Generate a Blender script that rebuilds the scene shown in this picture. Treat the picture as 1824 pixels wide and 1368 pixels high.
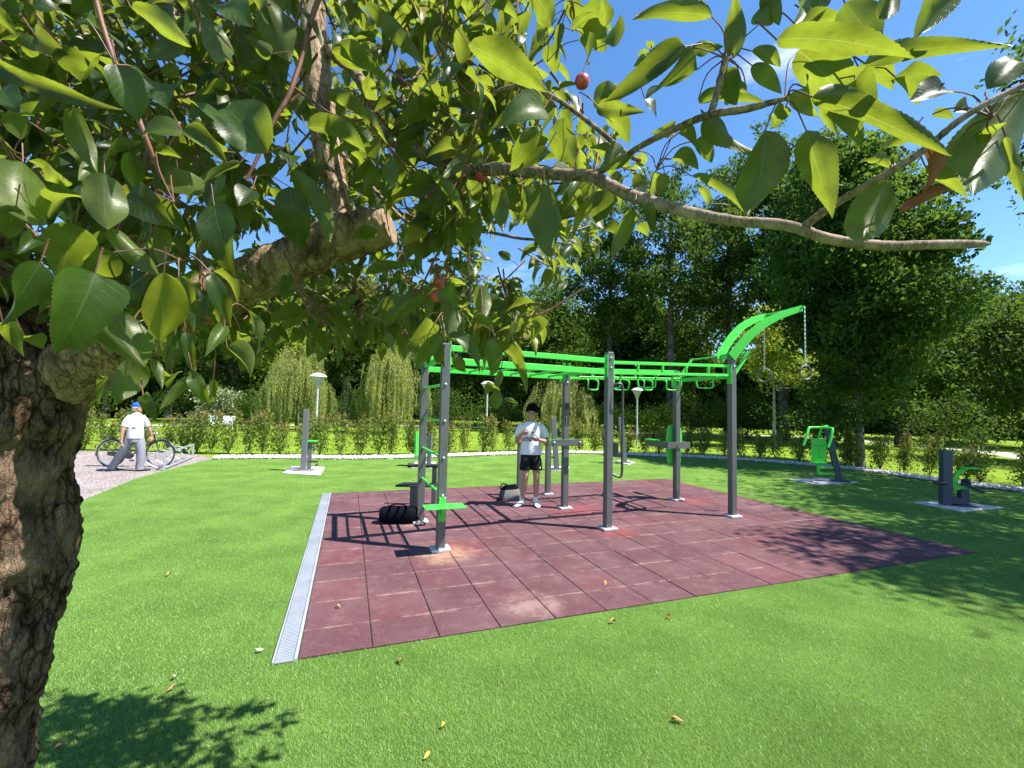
import bpy, math, random
import numpy as np
from mathutils import Vector, Matrix, noise as mnoise
for o in list(bpy.data.objects): bpy.data.objects.remove(o)
S = bpy.context.scene
C = S.collection
rad = math.radians
# ------------------------------------------------------------------ camera
FOC, PITCH, ROLL, CAMH = 790.0, 0.0533, 0.0213, 1.8
cF = np.array([0, math.cos(PITCH), math.sin(PITCH)])
_U = np.array([0, -math.sin(PITCH), math.cos(PITCH)]); _X = np.array([1.0, 0, 0])
cX = _X*math.cos(ROLL) + _U*math.sin(ROLL); cU = -_X*math.sin(ROLL) + _U*math.cos(ROLL)
cam = bpy.data.objects.new('camera', bpy.data.cameras.new('camera')); C.objects.link(cam)
cam.data.sensor_width = 36; cam.data.lens = FOC/1824*36
cam.data.clip_start = 0.05; cam.data.clip_end = 2000
cam.matrix_world = Matrix(((cX[0], cU[0], -cF[0], 0), (cX[1], cU[1], -cF[1], 0), (cX[2], cU[2], -cF[2], CAMH), (0, 0, 0, 1)))
S.camera = cam
# ------------------------------------------------------------------ world, sun, exposure
SUN = Vector((0.60, -0.14, 1.0)).normalized()
W = bpy.data.worlds.new("World"); S.world = W; W.use_nodes = True
nt = W.node_tree; nt.nodes.clear()
out = nt.nodes.new('ShaderNodeOutputWorld'); bg = nt.nodes.new('ShaderNodeBackground'); bg.inputs[1].default_value = 0.102
sky = nt.nodes.new('ShaderNodeTexSky'); sky.sky_type = 'NISHITA'; sky.sun_disc = False
sky.sun_elevation = math.asin(SUN.z); sky.sun_rotation = math.atan2(SUN.x, SUN.y)
sky.air_density = 1.0; sky.dust_density = 0.15; sky.ozone_density = 3.5; sky.altitude = 300
tc = nt.nodes.new('ShaderNodeTexCoord'); mp = nt.nodes.new('ShaderNodeMapping'); mp.inputs['Scale'].default_value = (1.3, 1.3, 5.5)
mp.inputs['Rotation'].default_value = (0.25, 0.1, 0.6)
nz = nt.nodes.new('ShaderNodeTexNoise'); nz.inputs['Scale'].default_value = 2.2; nz.inputs['Detail'].default_value = 7; nz.inputs['Roughness'].default_value = 0.55
rp = nt.nodes.new('ShaderNodeValToRGB'); rp.color_ramp.elements[0].position = 0.64; rp.color_ramp.elements[1].position = 0.9
rp.color_ramp.elements[1].color = (0.75, 0.75, 0.75, 1)
mx = nt.nodes.new('ShaderNodeMix'); mx.data_type = 'RGBA'; mx.inputs['B'].default_value = (7.2, 7.6, 8.2, 1)
hs = nt.nodes.new('ShaderNodeHueSaturation'); hs.inputs['Saturation'].default_value = 1.17
L = nt.links.new
L(tc.outputs['Generated'], mp.inputs[0]); L(mp.outputs[0], nz.inputs[0]); L(nz.outputs[0], rp.inputs[0])
L(rp.outputs[0], mx.inputs['Factor']); L(sky.outputs[0], hs.inputs['Color']); L(hs.outputs[0], mx.inputs['A']); L(mx.outputs['Result'], bg.inputs[0]); L(bg.outputs[0], out.inputs[0])
sun = bpy.data.objects.new('sun', bpy.data.lights.new('sun', 'SUN')); C.objects.link(sun)
sun.data.energy = 5.0; sun.data.angle = rad(0.53); sun.data.color = (1, 0.95, 0.86)
sun.rotation_euler = SUN.to_track_quat('Z', 'Y').to_euler(); sun.location = (12, -3, 20)
S.view_settings.view_transform = 'Standard'; S.view_settings.look = 'None'; S.view_settings.gamma = 1
S.view_settings.exposure = 1.3
# ------------------------------------------------------------------ helpers
def gp(px, py, z=0.0):                       # ground point seen at a pixel
    d = cF*FOC + cX*(px-912) - cU*(py-684)
    t = (z-CAMH)/d[2]
    return np.array([d[0]*t, d[1]*t, z])
def rp3(px, py, depth):                      # point at a pixel and a depth
    return np.array([0, 0, CAMH]) + depth*(cF + cX*(px-912)/FOC - cU*(py-684)/FOC)
def nrm(a): return a/np.maximum(np.linalg.norm(a, axis=-1, keepdims=True), 1e-9)
def tag(o, label=None, cat=None, group=None, kind=None):
    if label: o['label'] = label
    if cat: o['category'] = cat
    if group: o['group'] = group
    if kind: o['kind'] = kind
    return o
def thing(name, label, cat, loc=(0, 0, 0), rz=0.0, group=None):
    o = bpy.data.objects.new(name, None); C.objects.link(o); o.empty_display_size = .2
    o.location = loc; o.rotation_euler = (0, 0, rz)
    return tag(o, label, cat, group)
def link(name, me, mats, parent=None):
    o = bpy.data.objects.new(name, me); C.objects.link(o)
    for m in (mats if isinstance(mats, (list, tuple)) else [mats]): me.materials.append(m)
    if parent: o.parent = parent
    return o
def npmesh(name, V, F, uv=None, smooth=False):
    """V (n,3); F (m,k) equal-sided faces; uv per vertex"""
    me = bpy.data.meshes.new(name); V = np.asarray(V, np.float32); F = np.asarray(F, np.int32); m, k = F.shape
    me.vertices.add(len(V)); me.vertices.foreach_set('co', V.ravel())
    me.loops.add(m*k); me.loops.foreach_set('vertex_index', F.ravel())
    me.polygons.add(m); me.polygons.foreach_set('loop_start', np.arange(0, m*k, k, dtype=np.int32))
    try: me.polygons.foreach_set('loop_total', np.full(m, k, np.int32))
    except Exception: pass
    me.update(calc_edges=True)
    if uv is not None:
        l = me.uv_layers.new(name='UVMap'); l.data.foreach_set('uv', np.asarray(uv, np.float32)[F.ravel()].ravel())
    if smooth: me.polygons.foreach_set('use_smooth', np.ones(m, bool))
    return me
class MB:
    def __init__(s): s.v = []; s.f = []
    def add(s, V, F):
        b = len(s.v); s.v += [tuple(map(float, p)) for p in V]; s.f += [tuple(b+i for i in q) for q in F]; return s
    def box(s, c, d, R=None):
        x, y, z = [k/2 for k in d]
        V = np.array([(-x,-y,-z),(x,-y,-z),(x,y,-z),(-x,y,-z),(-x,-y,z),(x,-y,z),(x,y,z),(-x,y,z)])
        if R is not None: V = V @ np.array(R).T
        return s.add(V+np.array(c), [(3,2,1,0),(4,5,6,7),(0,1,5,4),(1,2,6,5),(2,3,7,6),(3,0,4,7)])
    def beam(s, p, q, w, h, up=(0, 0, 1)):
        p = np.array(p, float); q = np.array(q, float); a = nrm(q-p); up = np.array(up, float)
        x = nrm(np.cross(a, up)); u = np.cross(x, a)
        return s.box((p+q)/2, (np.linalg.norm(q-p), w, h), np.stack([a, x, u], 1))
    def tube(s, P, r, n=8, closed=False, caps=True, sx=1.0):
        P = np.array(P, float); m = len(P); r = np.full(m, r) if np.isscalar(r) else np.array(r, float)
        T = nrm(np.gradient(P, axis=0)) if not closed else nrm(np.roll(P, -1, 0)-np.roll(P, 1, 0))
        u = np.cross(T[0], (0.13, 0.31, 0.94)); u = u/np.linalg.norm(u) if np.linalg.norm(u) > .05 else nrm(np.cross(T[0], (1, 0, 0)))
        V = []; ang = np.arange(n)*2*math.pi/n
        for i in range(m):
            u = nrm(u-T[i]*(u@T[i])); w = np.cross(T[i], u)
            V.append(P[i]+r[i]*(np.cos(ang)[:, None]*u*sx+np.sin(ang)[:, None]*w))
        F = []
        for i in range(m if closed else m-1):
            j = (i+1) % m
            F += [(i*n+k, i*n+(k+1) % n, j*n+(k+1) % n, j*n+k) for k in range(n)]
        if caps and not closed: F += [tuple(range(n-1, -1, -1)), tuple(range((m-1)*n, m*n))]
        return s.add(np.concatenate(V), F)
    def lathe(s, prof, c=(0, 0, 0), n=20, sx=1.0, sy=1.0):
        a = np.arange(n)*2*math.pi/n
        V = np.concatenate([np.stack([max(r, 1e-4)*np.cos(a)*sx, max(r, 1e-4)*np.sin(a)*sy, np.full(n, z)], 1) for r, z in prof])+np.array(c)
        F = [(i*n+k, i*n+(k+1) % n, (i+1)*n+(k+1) % n, (i+1)*n+k) for i in range(len(prof)-1) for k in range(n)]
        F += [tuple(range(n-1, -1, -1)), tuple(range((len(prof)-1)*n, len(prof)*n))]
        return s.add(V, F)
    def ell(s, c, r, nu=16, nv=10, R=None):
        V = []; 
        for i in range(nv+1):
            t = math.pi*min(max(i/nv, .002), .998)
            for k in range(nu):
                a = 2*math.pi*k/nu; V.append((r[0]*math.sin(t)*math.cos(a), r[1]*math.sin(t)*math.sin(a), -r[2]*math.cos(t)))
        V = np.array(V)
        if R is not None: V = V @ np.array(R).T
        F = [(i*nu+k, i*nu+(k+1) % nu, (i+1)*nu+(k+1) % nu, (i+1)*nu+k) for i in range(nv) for k in range(nu)]
        F += [tuple(range(nu-1, -1, -1)), tuple(range(nv*nu, (nv+1)*nu))]
        return s.add(V+np.array(c), F)
    def prism(s, pts, ext):
        n = len(pts); P = np.array(pts, float); e = np.array(ext, float)
        return s.add(np.concatenate([P-e/2, P+e/2]), [tuple(range(n-1, -1, -1)), tuple(range(n, 2*n))]+[(k, (k+1) % n, n+(k+1) % n, n+k) for k in range(n)])
    def loft(s, rings, caps=True):
        n = len(rings[0]); m = len(rings)
        F = [(i*n+k, i*n+(k+1) % n, (i+1)*n+(k+1) % n, (i+1)*n+k) for i in range(m-1) for k in range(n)]
        if caps: F += [tuple(range(n-1, -1, -1)), tuple(range((m-1)*n, m*n))]
        return s.add(np.concatenate(rings), F)
    def mesh(s, name):
        me = bpy.data.meshes.new(name); me.from_pydata(s.v, [], s.f); me.update(); return me
    def build(s, name, m, parent=None, smooth=False, bevel=0, label=None):
        me = s.mesh(name); o = link(name, me, m, parent)
        if smooth:
            me.polygons.foreach_set('use_smooth', np.ones(len(me.polygons), bool)); me.set_sharp_from_angle(angle=rad(50))
        if bevel:
            b = o.modifiers.new('bevel', 'BEVEL'); b.width = bevel; b.segments = 2; b.limit_method = 'ANGLE'; b.angle_limit = rad(40)
        if label: o['label'] = label
        return o
def bez(P, n=24):                            # smooth curve through points (Catmull-Rom), any columns
    P = np.array(P, float); Q = np.vstack([2*P[0]-P[1], P, 2*P[-1]-P[-2]]); res = []
    k = len(P)-1
    for t in np.linspace(0, k-1e-6, n):
        i = int(t); f = t-i; a, b, c, d = Q[i:i+4]
        res.append(.5*((2*b)+(-a+c)*f+(2*a-5*b+4*c-d)*f*f+(-a+3*b-3*c+d)*f**3))
    return np.array(res)
# ------------------------------------------------------------------ materials
def newmat(name):
    m = bpy.data.materials.new(name); m.use_nodes = True; t = m.node_tree
    return m, t, t.nodes['Principled BSDF'], t.nodes['Material Output']
def nd(t, ty, ins=None, **kw):
    n = t.nodes.new(ty)
    for k, v in kw.items(): setattr(n, k, v)
    for k, v in (ins or {}).items():
        if hasattr(v, 'is_output') or isinstance(v, bpy.types.NodeSocket): t.links.new(v, n.inputs[k])
        else: n.inputs[k].default_value = v
    return n
def ramp(t, fac, stops):
    r = t.nodes.new('ShaderNodeValToRGB'); e = r.color_ramp.elements
    while len(e) < len(stops): e.new(.5)
    for x, (p, c) in zip(e, stops): x.position = p; x.color = (*c, 1) if len(c) == 3 else c
    t.links.new(fac, r.inputs[0]); return r.outputs[0]
def mixc(t, f, a, b, blend='MIX'):
    n = t.nodes.new('ShaderNodeMix'); n.data_type = 'RGBA'; n.blend_type = blend
    for k, v in (('Factor', f), ('A', a), ('B', b)):
        if isinstance(v, bpy.types.NodeSocket): t.links.new(v, n.inputs[k])
        else: n.inputs[k].default_value = v if k == 'Factor' else (*v, 1)
    return n.outputs['Result']
def math_(t, op, a, b=0.0, c=0.0):
    n = t.nodes.new('ShaderNodeMath'); n.operation = op
    for i, v in enumerate((a, b, c)):
        if isinstance(v, bpy.types.NodeSocket): t.links.new(v, n.inputs[i])
        else: n.inputs[i].default_value = v
    return n.outputs[0]
def simple(name, col, rough=.6, metal=0, var=.25, scale=8, bump=0, bscale=60, spec=.5, island=0):
    m, t, b, o = newmat(name)
    co = nd(t, 'ShaderNodeTexCoord').outputs['Object']
    n = nd(t, 'ShaderNodeTexNoise', {'Vector': co, 'Scale': scale, 'Detail': 6.0, 'Roughness': .6}).outputs[0]
    col = np.array(col); c = ramp(t, n, [(.3, tuple(col*(1-var))), (.7, tuple(np.minimum(col*(1+var), 1)))])
    if island:
        g = nd(t, 'ShaderNodeNewGeometry').outputs['Random Per Island']
        v = math_(t, 'ADD', math_(t, 'MULTIPLY', g, island), 1-island/2)
        c = mixc(t, 1.0, c, nd(t, 'ShaderNodeCombineColor', {0: v, 1: v, 2: v}).outputs[0], 'MULTIPLY')
    t.links.new(c, b.inputs['Base Color'])
    r = math_(t, 'ADD', math_(t, 'MULTIPLY', n, .25), rough-.12); t.links.new(r, b.inputs['Roughness'])
    b.inputs['Metallic'].default_value = metal; b.inputs['Specular IOR Level'].default_value = spec
    if bump:
        n2 = nd(t, 'ShaderNodeTexNoise', {'Vector': co, 'Scale': float(bscale), 'Detail': 4.0}).outputs[0]
        bp = nd(t, 'ShaderNodeBump', {'Height': n2, 'Strength': bump, 'Distance': .01}); t.links.new(bp.outputs[0], b.inputs['Normal'])
    return m
def leafmat(name, c1, c2, trans, tr=.45, gloss=.5, spec=.25, dark=.0, veins=False, under=None, stops=None):
    m, t, b, o = newmat(name)
    g = nd(t, 'ShaderNodeNewGeometry'); rnd = g.outputs['Random Per Island']
    col = ramp(t, rnd, stops or [(0, c1), (1, c2)])
    tcol = mixc(t, rnd, tuple(np.array(trans)*.8), trans)
    if veins:
        uv = nd(t, 'ShaderNodeTexCoord').outputs['UV']; sp = nd(t, 'ShaderNodeSeparateXYZ', {0: uv})
        u = math_(t, 'ABSOLUTE', math_(t, 'SUBTRACT', sp.outputs[0], .5))
        mid = math_(t, 'LESS_THAN', u, math_(t, 'MULTIPLY_ADD', sp.outputs[1], -.012, .018))
        lat = math_(t, 'LESS_THAN', math_(t, 'FRACT', math_(t, 'SUBTRACT', math_(t, 'MULTIPLY', sp.outputs[1], 9), math_(t, 'MULTIPLY', u, 5))), .085)
        v = math_(t, 'MAXIMUM', mid, math_(t, 'MULTIPLY', lat, .5))
        co = nd(t, 'ShaderNodeTexCoord').outputs['Object']
        n = nd(t, 'ShaderNodeTexNoise', {'Vector': co, 'Scale': 38.0, 'Detail': 5.0}).outputs[0]
        n2 = nd(t, 'ShaderNodeTexNoise', {'Vector': co, 'Scale': 210.0, 'Detail': 2.0}).outputs[0]
        sh = ramp(t, n, [(.3, (.75, .75, .75)), (.7, (1.2, 1.2, 1.1))])
        col = mixc(t, 1.0, col, sh, 'MULTIPLY'); tcol = mixc(t, 1.0, tcol, sh, 'MULTIPLY')
        spots = ramp(t, n2, [(.72, (0, 0, 0)), (.76, (1, 1, 1))])
        tcol = mixc(t, math_(t, 'MULTIPLY', spots, .6), tcol, (.12, .06, .02))
        if under:
            col = mixc(t, g.outputs['Backfacing'], col, mixc(t, 1.0, under, sh, 'MULTIPLY'))
        col = mixc(t, math_(t, 'MULTIPLY', v, .3), col, (.13, .17, .06))
        tcol = mixc(t, math_(t, 'MULTIPLY', v, .4), tcol, (.52, .55, .16))
        bp = nd(t, 'ShaderNodeBump', {'Height': math_(t, 'ADD', math_(t, 'MULTIPLY', v, -.6), n), 'Strength': .35, 'Distance': .004})
        t.links.new(bp.outputs[0], b.inputs['Normal'])
    t.links.new(col, b.inputs['Base Color']); b.inputs['Roughness'].default_value = gloss; b.inputs['Specular IOR Level'].default_value = spec
    ts = nd(t, 'ShaderNodeBsdfTranslucent', {'Color': tcol})
    ms = nd(t, 'ShaderNodeMixShader', {0: tr}); t.links.new(b.outputs[0], ms.inputs[1]); t.links.new(ts.outputs[0], ms.inputs[2]); t.links.new(ms.outputs[0], o.inputs[0])
    return m
def barkmat(name, c1, c2, scale=30., bump=.8, lichen=None, stretch=4., dist=.02, crack=1.0):
    m, t, b, o = newmat(name)
    co = nd(t, 'ShaderNodeTexCoord').outputs['Object']
    mp = nd(t, 'ShaderNodeMapping', {0: co, 'Scale': (1, 1, 1/stretch)}).outputs[0]
    n = nd(t, 'ShaderNodeTexNoise', {'Vector': mp, 'Scale': scale, 'Detail': 8.0, 'Roughness': .65, 'Distortion': .6}).outputs[0]
    wp = nd(t, 'ShaderNodeVectorMath', {0: mp, 1: nd(t, 'ShaderNodeVectorMath', {0: nd(t, 'ShaderNodeTexNoise', {'Vector': mp, 'Scale': scale*.55, 'Detail': 4.0}).outputs['Color'], 1: (1.2/scale,)*3}, operation='MULTIPLY').outputs[0]}, operation='ADD').outputs[0]
    v = nd(t, 'ShaderNodeTexVoronoi', {'Vector': wp, 'Scale': scale*1.3}, feature='DISTANCE_TO_EDGE').outputs[0]
    h = math_(t, 'ADD', math_(t, 'MULTIPLY', n, 1.05), math_(t, 'MULTIPLY', math_(t, 'MINIMUM', v, .22), .55))
    c = ramp(t, h, [(.3, tuple(np.array(c1)*.35)), (.5, c1), (.78, c2)])
    c = mixc(t, 1.0, c, ramp(t, v, [(.0, tuple(1-crack*np.array((.75, .78, .8)))), (.1, (1, 1, 1))]), 'MULTIPLY')
    vf = nd(t, 'ShaderNodeTexVoronoi', {'Vector': wp, 'Scale': scale*4.}, feature='DISTANCE_TO_EDGE').outputs[0]
    nf = nd(t, 'ShaderNodeTexNoise', {'Vector': mp, 'Scale': scale*7, 'Detail': 6.0, 'Roughness': .75}).outputs[0]
    c = mixc(t, 1.0, c, ramp(t, vf, [(.0, (.55, .52, .5)), (.09, (1, 1, 1))]), 'MULTIPLY'); c = mixc(t, 1.0, c, ramp(t, nf, [(.3, (.6, .6, .6)), (.7, (1.35, 1.33, 1.3))]), 'MULTIPLY')
    h = math_(t, 'ADD', h, math_(t, 'ADD', math_(t, 'MULTIPLY', math_(t, 'MINIMUM', vf, .1), 1.2), math_(t, 'MULTIPLY', nf, .25)))
    n3 = nd(t, 'ShaderNodeTexNoise', {'Vector': co, 'Scale': scale*.3, 'Detail': 4.0}).outputs[0]
    c = mixc(t, ramp(t, n3, [(.45, (0, 0, 0)), (.7, (.7, .7, .7))]), c, tuple(np.array(c2)*1.15))
    c = mixc(t, 1.0, c, (1, 1, 1), 'MULTIPLY')
    if lichen: c = mixc(t, ramp(t, nd(t, 'ShaderNodeTexNoise', {'Vector': co, 'Scale': scale*.6, 'Detail': 6.0}).outputs[0], [(.56, (0, 0, 0)), (.64, (.85, .85, .85))]), c, lichen)
    t.links.new(c, b.inputs['Base Color']); b.inputs['Roughness'].default_value = .9; b.inputs['Specular IOR Level'].default_value = .15
    bp = nd(t, 'ShaderNodeBump', {'Height': h, 'Strength': bump, 'Distance': dist}); t.links.new(bp.outputs[0], b.inputs['Normal'])
    return m
# ------------------------------------------------------------------ setting
rng = np.random.default_rng(7)
D0 = gp(530, 1176); PA = math.atan2(0.34302, 0.93933)
eU = np.array([math.cos(PA), math.sin(PA), 0]); eV = np.array([-math.sin(PA), math.cos(PA), 0])
def pad(u, v, z=0): return D0+eU*u+eV*v+np.array([0, 0, z])
PW, PD = 8.2, 6.18
def groundmat(name, stops, scale, bump, bscale, rough=.95, extra=None):
    m, t, b, o = newmat(name)
    co = nd(t, 'ShaderNodeTexCoord').outputs['Object']
    n = nd(t, 'ShaderNodeTexNoise', {'Vector': co, 'Scale': scale, 'Detail': 8.0, 'Roughness': .62}).outputs[0]
    n2 = nd(t, 'ShaderNodeTexNoise', {'Vector': co, 'Scale': bscale, 'Detail': 5.0, 'Roughness': .7}).outputs[0]
    f = math_(t, 'ADD', math_(t, 'MULTIPLY', n, .5), math_(t, 'MULTIPLY', n2, .5))
    c = ramp(t, f, stops)
    t.links.new(c, b.inputs['Base Color']); b.inputs['Roughness'].default_value = rough; b.inputs['Specular IOR Level'].default_value = .1
    t.links.new(nd(t, 'ShaderNodeBump', {'Height': n2, 'Strength': bump, 'Distance': .03}).outputs[0], b.inputs['Normal'])
    return m
M_ground = groundmat('park_grass', [(.3, (.06, .12, .012)), (.5, (.15, .24, .02)), (.7, (.24, .33, .035))], .6, 1.0, 25.)
M_turf = groundmat('artificial_turf', [(.3, (.05, .115, .018)), (.5, (.125, .235, .04)), (.68, (.21, .36, .07))], 1.4, 1.0, 95.)
M_gravel = None
def gravelmat(name, cols, sc):
    m, t, b, o = newmat(name); co = nd(t, 'ShaderNodeTexCoord').outputs['Object']
    v = nd(t, 'ShaderNodeTexVoronoi', {'Vector': co, 'Scale': sc}); ve = nd(t, 'ShaderNodeTexVoronoi', {'Vector': co, 'Scale': sc}, feature='DISTANCE_TO_EDGE').outputs[0]
    s = nd(t, 'ShaderNodeSeparateColor', {0: v.outputs['Color']}).outputs[0]
    c = ramp(t, s, [(i/(len(cols)-1), q) for i, q in enumerate(cols)])
    c = mixc(t, ramp(t, ve, [(.02, (1, 1, 1)), (.14, (0, 0, 0))]), c, (.16, .13, .12))
    n = nd(t, 'ShaderNodeTexNoise', {'Vector': co, 'Scale': 1.2, 'Detail': 5.0}).outputs[0]
    c = mixc(t, 1.0, c, ramp(t, n, [(.3, (.8, .78, .76)), (.7, (1.1, 1.1, 1.1))]), 'MULTIPLY')
    t.links.new(c, b.inputs['Base Color']); b.inputs['Roughness'].default_value = .9; b.inputs['Specular IOR Level'].default_value = .2
    t.links.new(nd(t, 'ShaderNodeBump', {'Height': math_(t, 'MINIMUM', ve, .3), 'Strength': 1.0, 'Distance': .06}).outputs[0], b.inputs['Normal'])
    return m
M_gravel = gravelmat('pale_gravel', [(.27, .22, .215), (.47, .41, .4), (.37, .33, .335), (.58, .52, .5)], 22.)
M_pebble = gravelmat('white_pebbles', [(.38, .36, .33), (.6, .57, .53), (.48, .46, .42), (.68, .65, .6)], 14.)
M_path = groundmat('path_gravel', [(.3, (.36, .33, .28)), (.7, (.55, .51, .44))], 1., .4, 40.)
M_dirt = simple('dark_base', (.03, .025, .025), .95)
def sheet(name, pts, z, mat, kind='structure'):
    me = bpy.data.meshes.new(name); me.from_pydata([(float(p[0]), float(p[1]), z) for p in pts], [], [tuple(range(len(pts)))]); me.update()
    o = link(name, me, mat); tag(o, kind=kind); return o
sheet('ground', [(-350, -120), (350, -120), (350, 500), (-350, 500)], -.03, M_ground)
EDGE = [(375, 818), (480, 817), (600, 818), (700, 817), (780, 815), (860, 812), (945, 809), (1030, 808), (1100, 810), (1150, 813), (1250, 816), (1370, 824), (1499, 835), (1605, 849), (1711, 864), (1824, 877)]
edge = bez([gp(*p)[:2] for p in EDGE], 90)
gl = [gp(*p)[:2] for p in [(60, 940), (160, 886), (240, 853), (300, 836), (345, 825)]]
edgeX = np.array(list(edge)+[edge[-1]+(edge[-1]-edge[-12])*k/2 for k in range(1, 8)])
turfpoly = gl+list(edgeX)+[np.array([26., -9.]), np.array([-16., -9.]), gl[0]+np.array([-6, -1.])]
sheet('turf_lawn', turfpoly, 0.0, M_turf)
# gravel yard at the left and the white pebble strip round the lawn
gout = [gp(*p)[:2] for p in [(375, 812), (300, 806), (200, 803), (100, 803), (-60, 803)]]
gr = np.array([gl[0]+np.array([-6, -1.])]+gl+[edge[0]]+gout)
sheet('gravel_yard', gr, -.012, M_gravel)
E3 = np.c_[edgeX, np.zeros(len(edgeX))]; tg = nrm(np.gradient(edgeX, axis=0)); nn = np.stack([-tg[:, 1], tg[:, 0]], 1)
wv = np.array([.62+.16*mnoise.noise((i*.7, 3, 0))+.1*mnoise.noise((i*2.3, 8, 1)) for i in range(len(edgeX))])
V = []; F = []
for i in range(len(edgeX)):
    a = edgeX[i]-nn[i]*.06*(1+mnoise.noise((i*1.9, 0, 0))); b_ = edgeX[i]+nn[i]*wv[i]
    V += [(*a, .006), (*((a+b_)/2), .05), (*b_, -.028)]
    if i: k = 3*i; F += [(k-3, k, k+1, k-2), (k-2, k+1, k+2, k-1)]
tag(link('pebble_strip', npmesh('pebble_strip', V, F, smooth=True), M_pebble), kind='structure')
# loose white pebbles on the strip
def ico():
    a = 0.85; return np.array([(1,0,0),(-1,0,0),(0,1,0),(0,-1,0),(0,0,a),(0,0,-a)]), np.array([(0,2,4),(2,1,4),(1,3,4),(3,0,4),(2,0,5),(1,2,5),(3,1,5),(0,3,5)])
iv, iF = ico(); n = 9000
k = rng.uniform(0, len(edgeX)-1.01, n); i0 = k.astype(int); fr = (k-i0)[:, None]
base = edgeX[i0]*(1-fr)+edgeX[i0+1]*fr+nn[i0]*rng.uniform(-.1, .66, (n, 1))
sc = rng.uniform(.025, .06, (n, 1, 1))*rng.uniform(.6, 1.2, (n, 1, 3)); th = rng.uniform(0, 6.28, n)
P = iv[None]*sc; P = np.stack([P[..., 0]*np.cos(th)[:, None]-P[..., 1]*np.sin(th)[:, None], P[..., 0]*np.sin(th)[:, None]+P[..., 1]*np.cos(th)[:, None], P[..., 2]], 2)
P[..., :2] += base[:, None]; P[..., 2] += .04
tag(link('loose_pebbles', npmesh('loose_pebbles', P.reshape(-1, 3), (iF[None]+6*np.arange(n)[:, None, None]).reshape(-1, 3), smooth=True), simple('pebble_stone', (.5, .47, .42), .85, island=.7)), kind='stuff')
def ribbon(name, pxs, w0, z, mat):
    c = bez([gp(*p)[:2] for p in pxs], 40); t_ = nrm(np.gradient(c, axis=0)); q = np.stack([-t_[:, 1], t_[:, 0]], 1)
    V = []; F = []
    for i in range(len(c)):
        w = w0*(1+.12*mnoise.noise((i*.8, 4, 2))); V += [(*(c[i]-q[i]*w/2), z), (*(c[i]+q[i]*w/2), z)]
        if i: F.append((2*i-2, 2*i, 2*i+1, 2*i-1))
    return tag(link(name, npmesh(name, V, F), mat), kind='structure')
ribbon('park_path', [(-300, 764), (0, 759), (180, 757), (420, 757), (680, 757), (860, 761), (1060, 768), (1240, 774), (1380, 776.5), (1441, 778), (1510, 783), (1632, 793), (1738, 802), (1824, 813), (2000, 838)], 1.9, -.022, M_path)
# rubber paving: every tile its own island
m, t, b, o = newmat('red_rubber'); M_rubber = m
g = nd(t, 'ShaderNodeNewGeometry').outputs['Random Per Island']; co = nd(t, 'ShaderNodeTexCoord').outputs['Object']
c = ramp(t, g, [(0, (.088, .043, .05)), (.45, (.096, .044, .051)), (.8, (.104, .045, .053)), (1, (.116, .043, .051))])
n1 = nd(t, 'ShaderNodeTexNoise', {'Vector': co, 'Scale': 70.0, 'Detail': 6.0, 'Roughness': .85}).outputs[0]
n2 = nd(t, 'ShaderNodeTexNoise', {'Vector': co, 'Scale': 1.1, 'Detail': 6.0, 'Roughness': .6}).outputs[0]
n3 = nd(t, 'ShaderNodeTexNoise', {'Vector': co, 'Scale': 6.0, 'Detail': 8.0, 'Roughness': .7}).outputs[0]
c = mixc(t, 1.0, c, ramp(t, n1, [(.32, (.45, .45, .45)), (.5, (1, 1, 1)), (.68, (1.75, 1.7, 1.7))]), 'MULTIPLY')
c = mixc(t, ramp(t, n2, [(.42, (0, 0, 0)), (.75, (.35, .35, .35))]), c, (.22, .14, .145))
c = mixc(t, ramp(t, n3, [(.5, (0, 0, 0)), (.8, (.4, .4, .4))]), c, (.27, .175, .165))
sp = nd(t, 'ShaderNodeSeparateXYZ', {0: co}); jv = math_(t, 'ABSOLUTE', math_(t, 'SUBTRACT', math_(t, 'FRACT', math_(t, 'ADD', math_(t, 'MULTIPLY', sp.outputs[1], 2), .7)), .5))
c = mixc(t, math_(t, 'MULTIPLY', math_(t, 'LESS_THAN', jv, .03), ramp(t, n3, [(.4, (0, 0, 0)), (.62, (.5, .5, .5))])), c, (.36, .24, .22))
for (u, v, r, colr) in ((1.45, 1.86, .42, (.55, .4, .24)), (1.65, 2.1, .5, (.27, .08, .07)), (1.2, 3.45, .3, (.5, .34, .22)), (3.97, 3.6, .55, (.24, .05, .055)), (4.3, 3.65, .5, (.24, .05, .055)), (6.75, 3.7, .5, (.3, .06, .06)), (4.0, 2.15, .4, (.27, .06, .06)), (1.9, .3, .35, (.38, .26, .22))):
    d = nd(t, 'ShaderNodeVectorMath', {0: co, 1: (u, v, .01)}, operation='DISTANCE').outputs['Value']
    f = math_(t, 'MULTIPLY', math_(t, 'MAXIMUM', math_(t, 'SUBTRACT', 1.0, math_(t, 'DIVIDE', d, r)), 0.0), math_(t, 'SUBTRACT', math_(t, 'MULTIPLY', n3, 2.4), .75)); f = math_(t, 'MAXIMUM', math_(t, 'MINIMUM', math_(t, 'MULTIPLY', f, 1.1), .42), 0.0)
    c = mixc(t, f, c, colr)
t.links.new(c, b.inputs['Base Color']); b.inputs['Roughness'].default_value = .93; b.inputs['Specular IOR Level'].default_value = .15
t.links.new(nd(t, 'ShaderNodeBump', {'Height': n1, 'Strength': .8, 'Distance': .008}).outputs[0], b.inputs['Normal'])
mb = MB(); us = [0]+[.5*i for i in range(1, 17)]+[PW]; vs = [0, .4]+[.4+.5*i for i in range(1, 12)]+[PD]
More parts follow.
